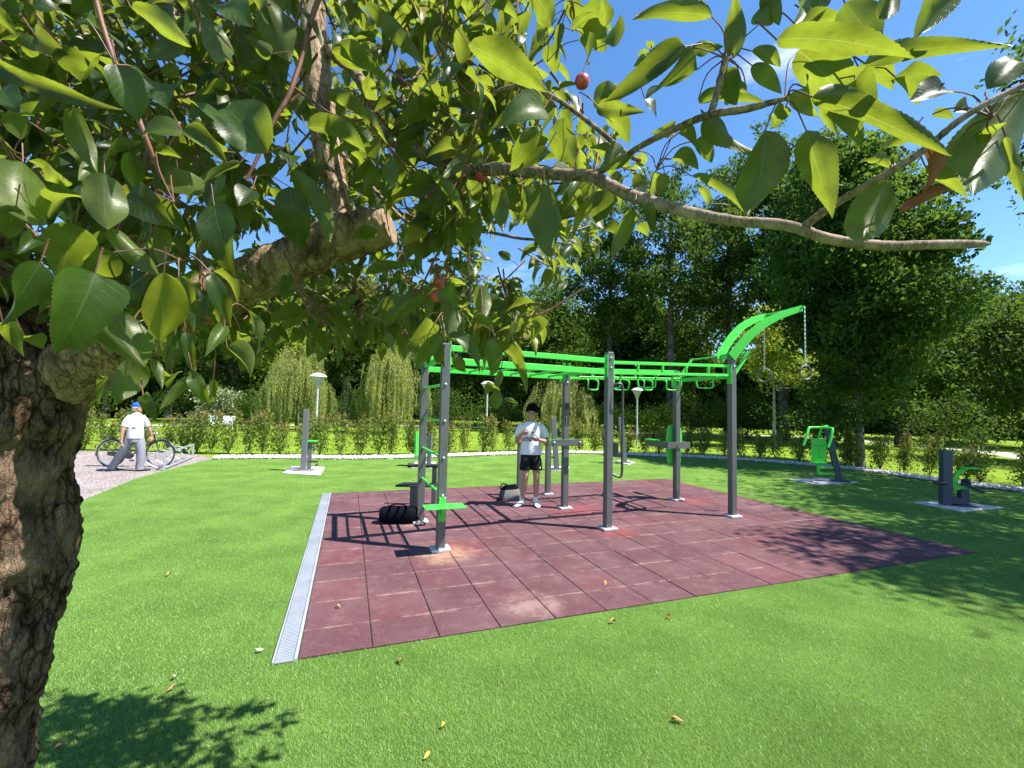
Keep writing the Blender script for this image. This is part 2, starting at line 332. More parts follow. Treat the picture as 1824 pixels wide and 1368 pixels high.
for i in range(len(us)-1):
    for j in range(len(vs)-1):
        u0, u1, v0, v1 = us[i]+.0038, us[i+1]-.0038, vs[j]+.003, vs[j+1]-.003
        h = .014+rng.uniform(-.002, .002); z0 = .003; k = .006; hs_ = rng.uniform(-.0015, .0015, 4)
        mb.add([(u0, v0, z0), (u1, v0, z0), (u1, v1, z0), (u0, v1, z0), (u0, v0, h-.004), (u1, v0, h-.004), (u1, v1, h-.004), (u0, v1, h-.004),
                (u0+k, v0+k, h+hs_[0]), (u1-k, v0+k, h+hs_[1]), (u1-k, v1-k, h+hs_[2]), (u0+k, v1-k, h+hs_[3])],
               [(0,1,5,4),(1,2,6,5),(2,3,7,6),(3,0,4,7),(4,5,9,8),(5,6,10,9),(6,7,11,10),(7,4,8,11),(8,9,10,11)])
o = mb.build('rubber_pavement', M_rubber); o.location = D0; o.rotation_euler = (0, 0, PA); tag(o, kind='structure')
sheet('pavement_base', [pad(0, 0), pad(PW, 0), pad(PW, PD), pad(0, PD)], .004, M_dirt)
# drain channel along the left edge of the paving
M_galv = simple('galvanised_steel', (.4, .43, .48), .45, .35, var=.12, scale=3)
M_galvd = simple('drain_shadow', (.09, .095, .1), .8)
dr = thing('drain_channel', 'long pale grey metal grated drain along the left edge of the red paving', 'drain', D0, PA)
mb = MB(); W0 = .155
mb.beam((-W0, -.02, .006), (-W0, PD, .006), .012, .03).beam((-.012, -.02, .006), (-.012, PD, .006), .022, .032)
mb.build('frame', M_galv, dr, bevel=.002)
mb = MB(); mb.box((-W0/2, PD/2, .0), (W0, PD, .006)); mb.build('trough', M_galvd, dr)
ys = np.arange(-.02, PD-.05, 1.03)
for a in ys:
    b_ = min(a+1.022, PD); mb = MB(); n = int((b_-a)/.022)
    for k in range(n): y = a+.012+k*.022; mb.box((-W0/2-.008, y, .0125), (W0-.038, .0135, .008))
    mb.box((-W0/2-.008, a+.003, .012), (W0-.03, .006, .01)); mb.box((-W0/2-.008, b_-.004, .012), (W0-.03, .006, .01))
    mb.build('grate', M_galv, dr)
# turf pile: real blades near the camera
def in_poly(P, poly):
    x, y = P[:, 0], P[:, 1]; r = np.zeros(len(P), bool); p = np.array(poly)[:, :2]; j = len(p)-1
    for i in range(len(p)):
        c1 = (p[i, 1] > y) != (p[j, 1] > y); r ^= c1 & (x < (p[j, 0]-p[i, 0])*(y-p[i, 1])/(p[j, 1]-p[i, 1]+1e-12)+p[i, 0]); j = i
    return r
NB = 1100000
d = 1/rng.uniform(1/16., 1/1.7, NB); x = d*rng.uniform(-1.75, 1.75, NB); P = np.stack([x, d], 1)
loc = P-D0[:2]; uu = loc@eU[:2]; vv = loc@eV[:2]
ok = in_poly(P, turfpoly) & ~((uu > -.172) & (uu < PW+.01) & (vv > -.012) & (vv < PD+.01))
P = P[ok]; d = d[ok]; n = len(P)
hh = rng.uniform(.008, .017, n)*(1+.02*d); ww = rng.uniform(.001, .0018, n)*(1+.3*d); th = rng.uniform(0, 6.28, n)
fld = np.array([mnoise.noise((p[0]*3.1, p[1]*3.1, 0)) for p in P[::10]]).repeat(10)[:n]
fld = np.resize(fld, n)
ln = rng.normal(0, .013, (n, 2)) + np.array([-.006, .004])
sd = np.stack([np.cos(th), np.sin(th)], 1)*ww[:, None]/2
V = np.zeros((n, 3, 3)); V[:, 0, :2] = P-sd; V[:, 1, :2] = P+sd; V[:, 2, :2] = P+ln*(hh/.02)[:, None]; V[:, 2, 2] = hh; V[:, :2, 2] = -.002
M_blade = leafmat('turf_fibre', None, None, (.37, .52, .11), tr=.3, gloss=.45, spec=.4, stops=[(0, (.065, .15, .025)), (.35, (.15, .3, .052)), (.8, (.24, .43, .09)), (.95, (.34, .46, .16)), (1, (.46, .47, .24))])
tag(link('turf_pile', npmesh('turf_pile', V.reshape(-1, 3), np.arange(3*n).reshape(-1, 3)), M_blade), kind='stuff')
# ------------------------------------------------------------------ gym rig
M_post = simple('grey_powder_coat', (.115, .115, .12), .42, .35, var=.1, scale=3, bump=.05, bscale=300)
M_green = simple('green_powder_coat', (.06, .56, .055), .35, 0, var=.06, scale=3)
M_black = simple('black_rubber', (.016, .016, .02), .6, var=.2)
M_plate = simple('zinc_plate', (.5, .51, .53), .45, .4, var=.15, scale=6)
M_bolt = simple('bolt_cap', (.38, .39, .4), .35, .5)
M_pipe = simple('dark_pipe', (.07, .07, .075), .4, .4)
M_sticker = simple('dark_sticker', (.012, .022, .035), .5)
RC = (3.97, 3.0)
rig = thing('gym_rig', 'tall grey and green climbing rig with monkey bars bolted to the red rubber paving', 'gym rig', pad(RC[0], RC[1], .014), PA)
def rl(u, v, z): return np.array([u-RC[0], v-RC[1], z])
POSTS = [(1.40, 2.05, 2.58), (1.36, 3.44, 2.56), (3.97, 2.31, 2.66), (3.97, 3.73, 2.5), (6.52, 2.42, 2.82), (6.53, 3.82, 2.6)]
for (u, v, h) in POSTS:
    p = MB().beam(rl(u, v, 0), rl(u, v, h), .105, .105, up=(0, 1, 0)).build('post', M_post, rig, bevel=.008)
    MB().box(rl(u, v, h+.004), (.098, .098, .012)).build('cap', M_black, p, bevel=.004)
    MB().box(rl(u, v, .018), (.24, .22, .036)).build('base_plate', M_plate, p, bevel=.008)
rails = [((1.40, 2.05), (3.97, 2.31)), ((1.36, 3.44), (3.97, 3.73)), ((3.97, 2.31), (6.52, 2.42)), ((3.97, 3.73), (6.53, 3.82))]
def inset(a, b, k=.055):
    a = np.array(a); b = np.array(b); d_ = (b-a)/np.linalg.norm(b-a); return a+d_*k, b-d_*k
for i, (a, b_) in enumerate(rails):
    a, b_ = inset(a, b_)
    for z, hgt in ((2.36, .085), (2.53, .075)) if i < 2 else ((2.35, .045), (2.51, .05)):
        MB().beam(rl(*a, z), rl(*b_, z+(.08 if i > 1 else 0)), .04, hgt).build('rail', M_green, rig, bevel=.004)
    n = 5
    for k in range(1, n):
        q = a+(b_-a)*k/n
        if i >= 2: MB().beam(rl(*q, 2.37+.08*k/n), rl(*q, 2.49+.08*k/n), .025, .045, up=(0, 1, 0)).build('spacer', M_green, rig, bevel=.003)
    for e_ in (a, b_):
        MB().box(rl(*(e_), 2.45), (.012, .1, .34)).build('end_plate', M_green, rig, bevel=.003)
# cross bars at posts and rungs of the first bay
for (a, b_) in (((1.40, 2.05), (1.36, 3.44)), ((3.97, 2.31), (3.97, 3.73)), ((6.52, 2.42), (6.53, 3.82))):
    a, b_ = inset(a, b_); MB().beam(rl(*a, 2.41), rl(*b_, 2.41), .05, .07).build('cross_beam', M_green, rig, bevel=.004)
for k in range(1, 7):
    f_ = k/7; a = np.array(rails[0][0])*(1-f_)+np.array(rails[0][1])*f_; b_ = np.array(rails[1][0])*(1-f_)+np.array(rails[1][1])*f_
    MB().tube([rl(*a, 2.36), rl(*b_, 2.36)], .018, 10).build('overhead_rung', M_green, rig, smooth=True)
# hanging trapeze grips of the second bay
for k in range(8):
    f_ = (k+.6)/8.2; off = (.22, -.22)[k % 2]; side = (2, 3)[k % 2]
    for row in (0, 1):
        a = np.array(rails[2+row][0])*(1-f_)+np.array(rails[2+row][1])*f_
        if (k+row) % 2: continue
        dv = .12 if row == 0 else -.12; w = .14; an = .35*(-1)**(k//2)
        du = np.array([math.cos(an), math.sin(an)])*w; c0 = a+np.array([0, dv]); zz = 2.335+.08*f_
        P = [rl(*(a-du*.8), zz), rl(*(c0-du), zz-.04), rl(*(c0-du), zz-.15), rl(*(c0-du*.75), zz-.2), rl(*(c0+du*.75), zz-.2), rl(*(c0+du), zz-.15), rl(*(c0+du), zz-.04), rl(*(a+du*.8), zz)]
        MB().tube(bez(P, 40), .014, 8).build('grip_loop', M_green, rig, smooth=True)
for (v0, v1) in ((2.32, 2.40), (3.74, 3.80)):
    dv = .25 if v0 < 3 else -.25
    MB().tube([rl(4.1, v0+dv, 2.36), rl(6.4, v1+dv, 2.43)], .016, 8).build('inner_bar', M_green, rig, smooth=True)
# wall-bar ladder between the two left posts
for z in (.68, 1.14, 1.6, 2.06):
    MB().tube([rl(1.398, 2.1, z), rl(1.362, 3.39, z)], .019, 10).build('ladder_rung', M_green, rig, smooth=True)
for (u, v, h) in POSTS:
    for z in ((.68, 1.14, 1.6, 2.06) if u < 2 else (h-.09, h-.24)):
        for du in ((0,) if u < 2 else (-.0,)):
            MB().ell(rl(u+du, v-.056, z), (.02, .018, .02), 10, 6).build('bolt', M_bolt, rig, smooth=True)
# jump platform on the near post
pl = MB().prism([rl(1.4+a, 1.99+b_, .575) for a, b_ in ((-.25, 0), (.25, 0), (.25, -.015), (.245, -.25), (.235, -.262), (-.235, -.262), (-.245, -.25), (-.25, -.015))], (0, 0, .012)).build('step_platform', M_green, rig, bevel=.003)
mb = MB(); mb.box(rl(1.4, 1.992, .47), (.09, .008, .22)); mb.box(rl(1.4, 1.992, .62), (.085, .008, .09))
mb.prism([rl(1.4, 1.988, .568), rl(1.4, 1.8, .568), rl(1.4, 1.988, .42)], (.03, 0, 0)); mb.build('bracket', M_green, pl, bevel=.002)
for a in (-.03, .03): MB().ell(rl(1.4+a, 1.985, .645), (.012, .012, .012), 8, 5).build('bolt', M_bolt, pl, smooth=True)
for a in (-.09, .03):
    mb = MB()
    for q in ((0, 0, .06, 0), (.06, 0, .06, -.05), (0, -.05, .06, -.05)): mb.beam(rl(1.4+a+q[0], 1.87+q[1], .583), rl(1.4+a+q[2], 1.87+q[3], .583), .003, .003)
    mb.build('tread_mark', M_sticker, pl)
# tall grab handle on the middle front post
hx = 4.03
MB().tube(bez([rl(4.02, 2.29, 2.12), rl(4.05, 2.26, 2.17), rl(4.12, 2.24, 2.18), rl(4.165, 2.235, 2.1), rl(4.165, 2.235, 1.6), rl(4.165, 2.235, 1.1), rl(4.165, 2.235, .85), rl(4.13, 2.24, .78), rl(4.02, 2.29, .82)], 50), .019, 10).build('grab_handle', M_pipe, rig, smooth=True)
# dip station on the middle back post
u, v = 3.97, 3.73
MB().box(rl(u, v-.064, 1.18), (.6, .02, .12)).build('cross_plate', M_post, rig, bevel=.004)
for a in (-.26, .26):
    MB().ell(rl(u+a, v-.078, 1.18), (.024, .02, .024), 10, 6).build('bolt', M_bolt, rig, smooth=True)
for lu, du in ((3.58, -.27), (4.21, .27)):
    p = MB().beam(rl(lu, 4.97, 0), rl(lu, 4.97, 1.08), .1, .1, up=(0, 1, 0)).build('post', M_post, rig, bevel=.006)
    MB().box(rl(lu, 4.97, .018), (.2, .18, .036)).build('base_plate', M_plate, p, bevel=.006)
    MB().tube([rl(u+du, v-.05, 1.2), rl(u+du*.99, v+.5, 1.2), rl(lu, 4.9, 1.12)], .024, 10).build('dip_bar', M_green, rig, smooth=True)
# dark warning stickers on posts
for (pu, pv, z0, z1) in ((3.97, 3.73, 1.66, 1.9), (3.97, 3.73, .62, .92)):
    MB().box(rl(pu, pv-.0545, (z0+z1)/2), (.094, .003, z1-z0)).build('sticker', M_sticker, rig)
mb = MB(); mb.tube([rl(3.945, 3.7-.025, 1.64), rl(3.945, 3.675, 1.5), rl(3.995, 3.675, 1.5), rl(3.995, 3.675, 1.64)], .008, 6); mb.build('sticker', M_sticker, rig)
mb = MB(); mb.prism([rl(3.99+a, 2.2565, z) for a, z in ((.0, 2.05), (-.04, 1.86), (-.045, 1.76), (-.02, 1.72), (.03, 1.72), (.03, 1.8), (-.01, 1.8), (-.012, 1.86))], (0, .003, 0)); mb.build('sticker', M_sticker, rig)
# leg raise station on the right back post
u, v = 6.53, 3.82
MB().box(rl(u, v-.064, 1.1), (.56, .02, .13)).build('cross_plate', M_post, rig, bevel=.004)
MB().box(rl(u-.27, v+.28, 1.1), (.02, .68, .12)).build('arm_rail', M_post, rig, bevel=.004)
MB().box(rl(u+.27, v+.28, 1.1), (.02, .68, .12)).build('arm_rail', M_post, rig, bevel=.004)
MB().box(rl(u-.27, v+.42, 1.175), (.1, .36, .03)).build('arm_pad', M_green, rig, bevel=.006)
MB().box(rl(u+.27, v+.42, 1.175), (.1, .36, .03)).build('arm_pad', M_green, rig, bevel=.006)
MB().prism([rl(u+a, v+.075, z) for a, z in ((-.15, .72), (.15, .72), (.19, .95), (.19, 1.3), (.14, 1.5), (-.14, 1.5), (-.19, 1.3), (-.19, .95))], (0, .03, 0)).build('back_board', M_green, rig, bevel=.006)
# pull-up bar carried by slanted arms on the right posts
for v0, up in ((2.42, .1), (3.82, .0)):
    MB().beam(rl(6.57, v0, 2.44), rl(6.95, v0+.02, 2.88), .02, .075, up=(0, 1, 0)).build('slant_arm', M_green, rig, bevel=.003)
MB().tube([rl(6.94, 2.4, 2.86), rl(6.94, 3.86, 2.86)], .018, 10).build('pull_up_bar', M_green, rig, smooth=True)
# curved twin arms that carry the rings
def arcpts(vb, vt):
    s_ = np.linspace(0, 1, 22); uu_ = 6.44+1.4*s_-.10*np.sin(s_*math.pi); zz_ = 2.74+.94*s_+.13*np.sin(s_*math.pi)
    return [(uu_[i], vb+(vt-vb)*s_[i], zz_[i], .19-.085*s_[i]) for i in range(22)]
for vb, vt in ((2.34, 2.10), (2.62, 2.84)):
    pts = arcpts(vb, vt); A = np.array([rl(p[0], p[1], p[2]) for p in pts]); T = nrm(np.gradient(A, axis=0))
    up = np.stack([-T[:, 2], np.zeros(len(T)), T[:, 0]], 1); w = np.array([p[3] for p in pts])[:, None]
    lo = A-up*w/2; hi = A+up*w/2; y = np.array([0, .006, 0])
    rings = [np.array([lo[i]-y, lo[i]+y, hi[i]+y, hi[i]-y]) for i in range(len(A))]
    MB().loft(rings).build('curved_arm', M_green, rig)
MB().box(rl(6.5, 2.54, 2.77), (.07, .15, .09)).build('arm_spacer', M_green, rig, bevel=.003)
ta = arcpts(2.34, 2.10)[-1]; tb = arcpts(2.62, 2.84)[-1]
TA = rl(ta[0]-.02, ta[1]-.06, ta[2]+.01); TB = rl(tb[0]-.02, tb[1]+.03, tb[2]+.01)
MB().tube([TA, TB], .02, 10).build('ring_bar', M_green, rig, smooth=True)
M_chain = simple('steel_chain', (.55, .55, .55), .35, .8)
M_ring = simple('ring_rubber', (.1, .095, .1), .4)
mw = Matrix.LocRotScale(Vector(pad(RC[0], RC[1], .014)), Matrix.Rotation(PA, 3, 'Z'), None)
for (tp, txt, rot) in ((TA, 'gym ring on the nearer right chain of the rig, seen narrow', .25), (TB, 'gym ring on the left chain of the rig, seen as a wide circle', -.5)):
    w_ = np.array(mw @ Vector(tp)); r_ = thing('gym_ring', txt, 'gym ring', w_, rot, 'gym rings hanging from the curved arms')
    mb = MB(); N_ = 26; ln_ = 1.02
    for i in range(N_):
        z = -.02-ln_*(i+.5)/N_; h_ = ln_/N_*.68; a = (i % 2)*math.pi/2
        P = [(math.cos(a)*.011*math.cos(q), math.sin(a)*.011*math.cos(q), z+h_*math.sin(q)) for q in np.arange(10)*2*math.pi/10]
        mb.tube(P, .0042, 5, closed=True)
    mb.build('chain', M_chain, r_, smooth=True)
    mb = MB(); mb.tube([(.125*math.cos(q), 0, -1.02-.155+.125*math.sin(q)) for q in np.arange(36)*2*math.pi/36], .0165, 10, closed=True)
    mb.build('hoop', M_ring, r_, smooth=True)
    MB().box((0, 0, -1.04), (.035, .03, .05)).build('clamp', M_chain, r_, bevel=.004)
# ------------------------------------------------------------------ other exercise machines on their slabs
M_slab = simple('pale_concrete', (.5, .48, .465), .9, var=.14, scale=3, bump=.3, bscale=90)
M_dark = simple('dark_blue_grey_coat', (.042, .052, .085), .45, .2, var=.12, scale=3)
M_mgrey = simple('mid_grey_coat', (.15, .15, .165), .45, .2, var=.1, scale=3)
def slab(quad, label, cat='slab'):
    P = [gp(*q) for q in quad]; c = sum(P)/4; o = MB().prism([(*(p-c)[:2], .01) for p in P], (0, 0, .03)).build('concrete_slab', M_slab, bevel=.006)
    o.location = c; tag(o, label, cat, 'concrete slabs under the exercise machines'); return c
slab([(503, 844), (570, 848), (579, 833), (520, 832)], 'pale concrete slab in the grass under the lone grey machine near the left end of the hedge')
slab([(731, 834), (775, 835), (776, 824), (740, 824)], 'pale concrete slab seen behind the ladder of the climbing rig')
slab([(972, 838), (1012, 840), (1014, 832), (980, 831)], 'pale concrete slab behind the standing man and the dip bars')
slab([(1092, 824), (1120, 828.5), (1131, 824), (1108, 820)], 'pale concrete slab beside the tall grab handle, far back on the lawn')
slab([(1405, 855), (1455, 864), (1529, 860), (1472, 852.5)], 'white concrete slab under the green chest press machine')
slab([(1628, 896), (1715, 912), (1787, 905.5), (1690, 893)], 'white concrete slab under the dark machine at the right end')
def machine(label, px, py, rz=0.0):
    return thing('exercise_machine', label, 'exercise machine', gp(px, py, .026), rz, 'exercise machines round the lawn')
# lone grey one left
e = machine('lone slim grey exercise post on a slab at the left, small green seat behind it', 540, 838, .25)
MB().loft([np.array([(x-.07, -.05, z), (x+.07, -.05, z), (x+.07, .06, z), (x-.07, .06, z)]) for x, z in ((0, 0), (.015, 1.62))]).build('post', M_mgrey, e, bevel=.01)
MB().box((0, 0, .015), (.5, .16, .03)).build('base_plate', M_mgrey, e, bevel=.005)
MB().beam((.1, .26, 0), (.1, .26, .72), .1, .1, up=(0, 1, 0)).build('seat_post', M_mgrey, e, bevel=.006)
MB().box((.12, .3, .75), (.3, .3, .035)).build('seat', M_green, e, bevel=.012)
mb = MB(); mb.tube([(.1, .1, .22), (.34, .1, .22)], .025, 8).tube([(.3, .05, .12), (.3, .3, .12)], .025, 8); mb.build('foot_bar', M_black, e, smooth=True)
# behind the ladder
e = machine('grey machine with a narrow green backrest standing behind the ladder of the rig', 764, 829, -.2)
MB().beam((0, 0, 0), (.02, .0, .95), .12, .1, up=(0, 1, 0)).build('post', M_mgrey, e, bevel=.008)
MB().box((-.34, -.1, .62), (.06, .32, .75)).build('backrest', M_green, e, bevel=.015)
MB().beam((-.32, 0, .4), (0, 0, .4), .05, .06).build('arm', M_mgrey, e, bevel=.004)
MB().box((-.18, -.2, .3), (.3, .3, .04)).build('seat', M_green, e, bevel=.01)
MB().box((0, 0, .012), (.3, .2, .024)).build('base_plate', M_mgrey, e)
# behind the man
e = machine('slim grey leaning exercise post seen between the standing man and the rig cross plate', 988, 836, .1)
MB().loft([np.array([(x-.075, -.05, z), (x+.075, -.05, z), (x+.075, .06, z), (x-.075, .06, z)]) for x, z in ((.06, 0), (-.06, 1.5))]).build('post', M_mgrey, e, bevel=.01)
MB().box((.05, 0, .015), (.42, .2, .03)).build('base_plate', M_dark, e, bevel=.005)
mb = MB(); mb.tube([(-.15, -.1, .35), (-.15, .15, .35)], .03, 8).tube([(.0, 0, .35), (-.15, 0, .35)], .02, 8); mb.build('foot_bar', M_black, e, smooth=True)
# by the grab handle
e = machine('grey leaning exercise post with a black pad beside it, right of the tall grab handle', 1108, 824, .05)
MB().loft([np.array([(x-.085, -.05, z), (x+.085, -.05, z), (x+.085, .06, z), (x-.085, .06, z)]) for x, z in ((.08, 0), (-.06, 1.52))]).build('post', M_mgrey, e, bevel=.01)
MB().box((.05, 0, .015), (.5, .24, .03)).build('base_plate', M_mgrey, e, bevel=.005)
MB().box((-.26, 0, .48), (.2, .3, .42)).build('pad', M_black, e, bevel=.03)
MB().beam((-.26, 0, .28), (.05, 0, .2), .06, .06).build('arm', M_dark, e, bevel=.004)
# green chest press machine
e = machine('green chest press machine with overhead handles on a leaning dark post', 1484, 857, -.35)
MB().beam((.14, .0, 0), (-.1, .05, 1.4), .14, .13, up=(0, 1, 0)).build('post', M_dark, e, bevel=.01)
MB().box((.16, 0, .018), (.4, .26, .034)).build('base_plate', M_dark, e, bevel=.006)
bk = [(-.13, .52), (.13, .52), (.16, .6), (.17, 1.05), (.13, 1.13), (-.13, 1.13), (-.17, 1.05), (-.16, .6)]
bo = MB().prism([(-.36+a, -.16, z) for a, z in bk], (0, .05, 0)).build('backrest', M_green, e, bevel=.012)
M_groove = simple('dark_green_groove', (.02, .25, .025), .5)
for c_, d_ in (((-.36, -.188, .93), (.2, .006, .012)), ((-.36, -.188, .7), (.006, .006, .22)), ((-.3, -.188, .62), (.1, .006, .01))): MB().box(c_, d_).build('groove', M_groove, bo)
MB().box((-.42, -.3, .5), (.36, .3, .035)).build('seat', M_green, e, bevel=.012)
mb = MB().beam((-.38, -.2, .49), (-.38, -.2, .18), .07, .05, up=(0, 1, 0)); mb.beam((-.38, -.18, .36), (.06, 0, .36), .05, .05); mb.beam((-.38, -.18, .2), (.09, 0, .2), .05, .05); mb.build('seat_frame', M_green, e, bevel=.005)
mb = MB(); mb.tube(bez([(-.78, -.46, .94), (-.7, -.4, 1.15), (-.62, -.3, 1.37), (-.56, -.26, 1.41), (-.3, -.22, 1.42), (-.1, -.26, 1.41), (-.08, -.3, 1.36), (-.16, -.42, 1.12), (-.24, -.5, .92)], 60), .034, 10)
mb.build('handle_frame', M_green, e, smooth=True)
mb = MB(); mb.beam((-.34, -.22, 1.42), (-.1, .05, 1.46), .06, .05).beam((-.36, -.14, 1.12), (-.3, -.2, 1.42), .05, .06, up=(0, 1, 0)); mb.build('lever', M_green, e, bevel=.006)
# dark rowing machine at the right
e = machine('dark blue grey L-shaped machine with small green pedal frame at the right end', 1684, 899, -.25)
MB().beam((0, 0, 0), (.06, .04, 1.1), .17, .15, up=(0, 1, 0)).build('post', M_dark, e, bevel=.012)
MB().beam((.08, 0, .1), (.36, 0, .1), .15, .13).build('beam', M_dark, e, bevel=.008)
MB().beam((.3, 0, 0), (.3, 0, .34), .14, .13, up=(0, 1, 0)).build('pedestal', M_dark, e, bevel=.008)
MB().box((.3, -.02, .014), (.36, .26, .028)).build('base_plate', M_dark, e, bevel=.004)
mb = MB(); mb.prism([(.12, 0, .34), (.3, 0, .34), (.3, 0, .4), (.2, 0, .42), (.24, 0, .62), (.38, 0, .72), (.34, 0, .78), (.18, 0, .66), (.1, 0, .5)], (0, .06, 0)); mb.beam((.12, 0, .33), (.5, 0, .33), .1, .03); mb.build('pedal_frame', M_green, e, bevel=.006)
MB().box((.42, -.02, .76), (.28, .2, .025)).build('seat', M_green, e, bevel=.008)
mb = MB(); mb.tube([(.22, -.1, .46), (.36, -.1, .4), (.56, -.12, .3)], .028, 8).ell((.34, -.03, .48), (.07, .09, .07)); mb.build('foot_roller', M_black, e, smooth=True)
MB().tube([(-.22, -.06, .43), (.0, -.06, .43)], .03, 8).build('handle_grip', M_black, e, smooth=True)
# black bench behind the ladder on the paving
bp_ = gp(737, 908, .02)
e = thing('exercise_bench', 'low black flat-topped bench on a grey pedestal behind the left ladder posts', 'bench', bp_, .05)
MB().beam((0, 0, 0), (0, 0, .40), .13, .13, up=(0, 1, 0)).build('pedestal', M_post, e, bevel=.006)
MB().prism([(-.3, -.15, .425), (.36, -.17, .425), (.42, .12, .425), (-.22, .16, .425)], (0, 0, .035)).build('seat', M_black, e, bevel=.01)
MB().box((.0, 0, .012), (.26, .2, .024)).build('base_plate', M_plate, e, bevel=.004)
MB().beam((.28, .45, 0), (.28, .45, .7), .08, .08, up=(0, 1, 0)).build('roller_post', M_post, e, bevel=.005)
prof = [(.02, -.34), (.042, -.335), (.045, -.3), (.033, -.26), (.036, -.1), (.04, 0), (.036, .1), (.033, .26), (.045, .3), (.042, .335), (.02, .34)]
mb = MB(); mb.lathe(prof, n=14); q = np.array(mb.v); mb.v = [tuple(p) for p in np.stack([q[:, 2]+.14, q[:, 0]+.4, q[:, 1]+.7], 1)]
mb.build('foam_roller', M_black, e, smooth=True)
# bags
M_bag = simple('black_bag_cloth', (.004, .0045, .008), .9, spec=.06, var=.3, bump=.15, bscale=40)
M_grybag = simple('grey_bag_cloth', (.13, .125, .12), .85, var=.2, bump=.3, bscale=70)
e = thing('duffel_bag', 'black duffel bag lying on the red paving left of the ladder posts', 'bag', gp(709, 931, .014), .12)
rr = []
for x in np.linspace(-.27, .27, 13):
    k = 1-abs(x/.27)**6*.25; a = np.arange(18)*2*math.pi/18
    y = .14*k*np.sign(np.cos(a))*abs(np.cos(a))**.8; z = .125+.125*k*np.sign(np.sin(a))*abs(np.sin(a))**.75+.012*mnoise.noise((x*6, 2, 0))
    rr.append(np.stack([np.full(18, x), y, np.maximum(z, 0)], 1))
MB().loft(rr).build('bag_body', M_bag, e, smooth=True)
MB().tube(bez([(-.12, -.1, .2), (-.11, -.06, .27), (0, -.04, .29), (.11, -.06, .27), (.12, -.1, .2)], 20), .012, 6).build('handle', M_bag, e, smooth=True)
MB().tube(bez([(.24, -.05, .14), (.34, -.1, .06), (.42, -.14, .012), (.36, -.2, .01), (.26, -.22, .01)], 24), .01, 6).build('strap', M_bag, e, smooth=True)
e = thing('backpack', 'grey backpack with a black top slumped on the paving behind the man', 'backpack', gp(908, 889, .014), .1)
rr = []
for z, w, dy in ((0, .2, .12), (.05, .215, .135), (.12, .205, .13), (.19, .175, .11), (.225, .15, .08)):
    a = np.arange(20)*2*math.pi/20; rr.append(np.stack([w*np.sign(np.cos(a))*abs(np.cos(a))**.6, .06*z/.2+dy*np.sign(np.sin(a))*abs(np.sin(a))**.6, np.full(20, z)+.02*np.cos(a)*(z > .1)], 1))
bo = MB().loft(rr).build('bag_body', M_grybag, e, smooth=True)
rr2 = [np.stack([r[:, 0]*1.03, r[:, 1]*1.04, r[:, 2]], 1) for r in rr[3:]]+[np.stack([rr[4][:, 0]*.8, rr[4][:, 1]*.8, rr[4][:, 2]+.035], 1)]
MB().loft(rr2).build('flap', M_bag, e, smooth=True)
mb = MB(); mb.tube(bez([(-.2, -.05, .2), (-.15, -.02, .3), (-.05, 0, .27)], 14), .012, 6).tube(bez([(-.2, -.12, .03), (-.27, -.16, .012), (-.22, -.2, .012)], 12), .01, 6).tube(bez([(-.16, -.1, .22), (-.2, -.15, .1), (-.17, -.15, .02)], 12), .012, 6); mb.build('strap', M_bag, e, smooth=True)
# ------------------------------------------------------------------ lamps
M_lpost = simple('pale_lamp_steel', (.5, .52, .53), .45, .3)
M_dome = simple('lamp_dome', (.7, .72, .74), .35)
m, t, b, o = newmat('lamp_glass'); M_glass = m; b.inputs['Base Color'].default_value = (.62, .68, .68, 1); b.inputs['Roughness'].default_value = .15; b.inputs['Transmission Weight'].default_value = .55; b.inputs['Alpha'].default_value = .75
def lamp(loc, h, label):
    e = thing('street_lamp', label, 'street lamp', loc, 0, 'park lamps beyond the hedge')
    MB().lathe([(.06, 0), (.055, .9), (.04, .95), (.038, h-.55)], n=12).build('pole', M_lpost, e, smooth=True)
    hd = MB().lathe([(.05, h-.58), (.07, h-.5), (.1, h-.46), (.105, h-.45)], n=16).build('lamp_collar', M_lpost, e, smooth=True)
    MB().lathe([(.09, h-.45), (.27, h-.13)], n=24).build('lamp_glass', M_glass, e, smooth=True)
    MB().lathe([(.31, h-.14), (.3, h-.11), (.2, h-.04), (.08, h), (.01, h+.005)], n=24).build('lamp_dome', M_dome, e, smooth=True)
    MB().lathe([(.03, h-.42), (.05, h-.3), (.03, h-.2)], n=10).build('bulb', M_dome, e, smooth=True)
lamp(gp(561, 806, -.03), 2.98, 'park lamp left of the rig, standing in front of the left weeping willow')
q = rp3(868, 700, 20); lamp((q[0], q[1], -.03), 3.0, 'park lamp seen through the rig between the apple leaves and the standing man')
q = rp3(1135, 700, 23); lamp((q[0], q[1], -.03), 3.0, 'park lamp with a pale dome right of the grab handle under the monkey bars')
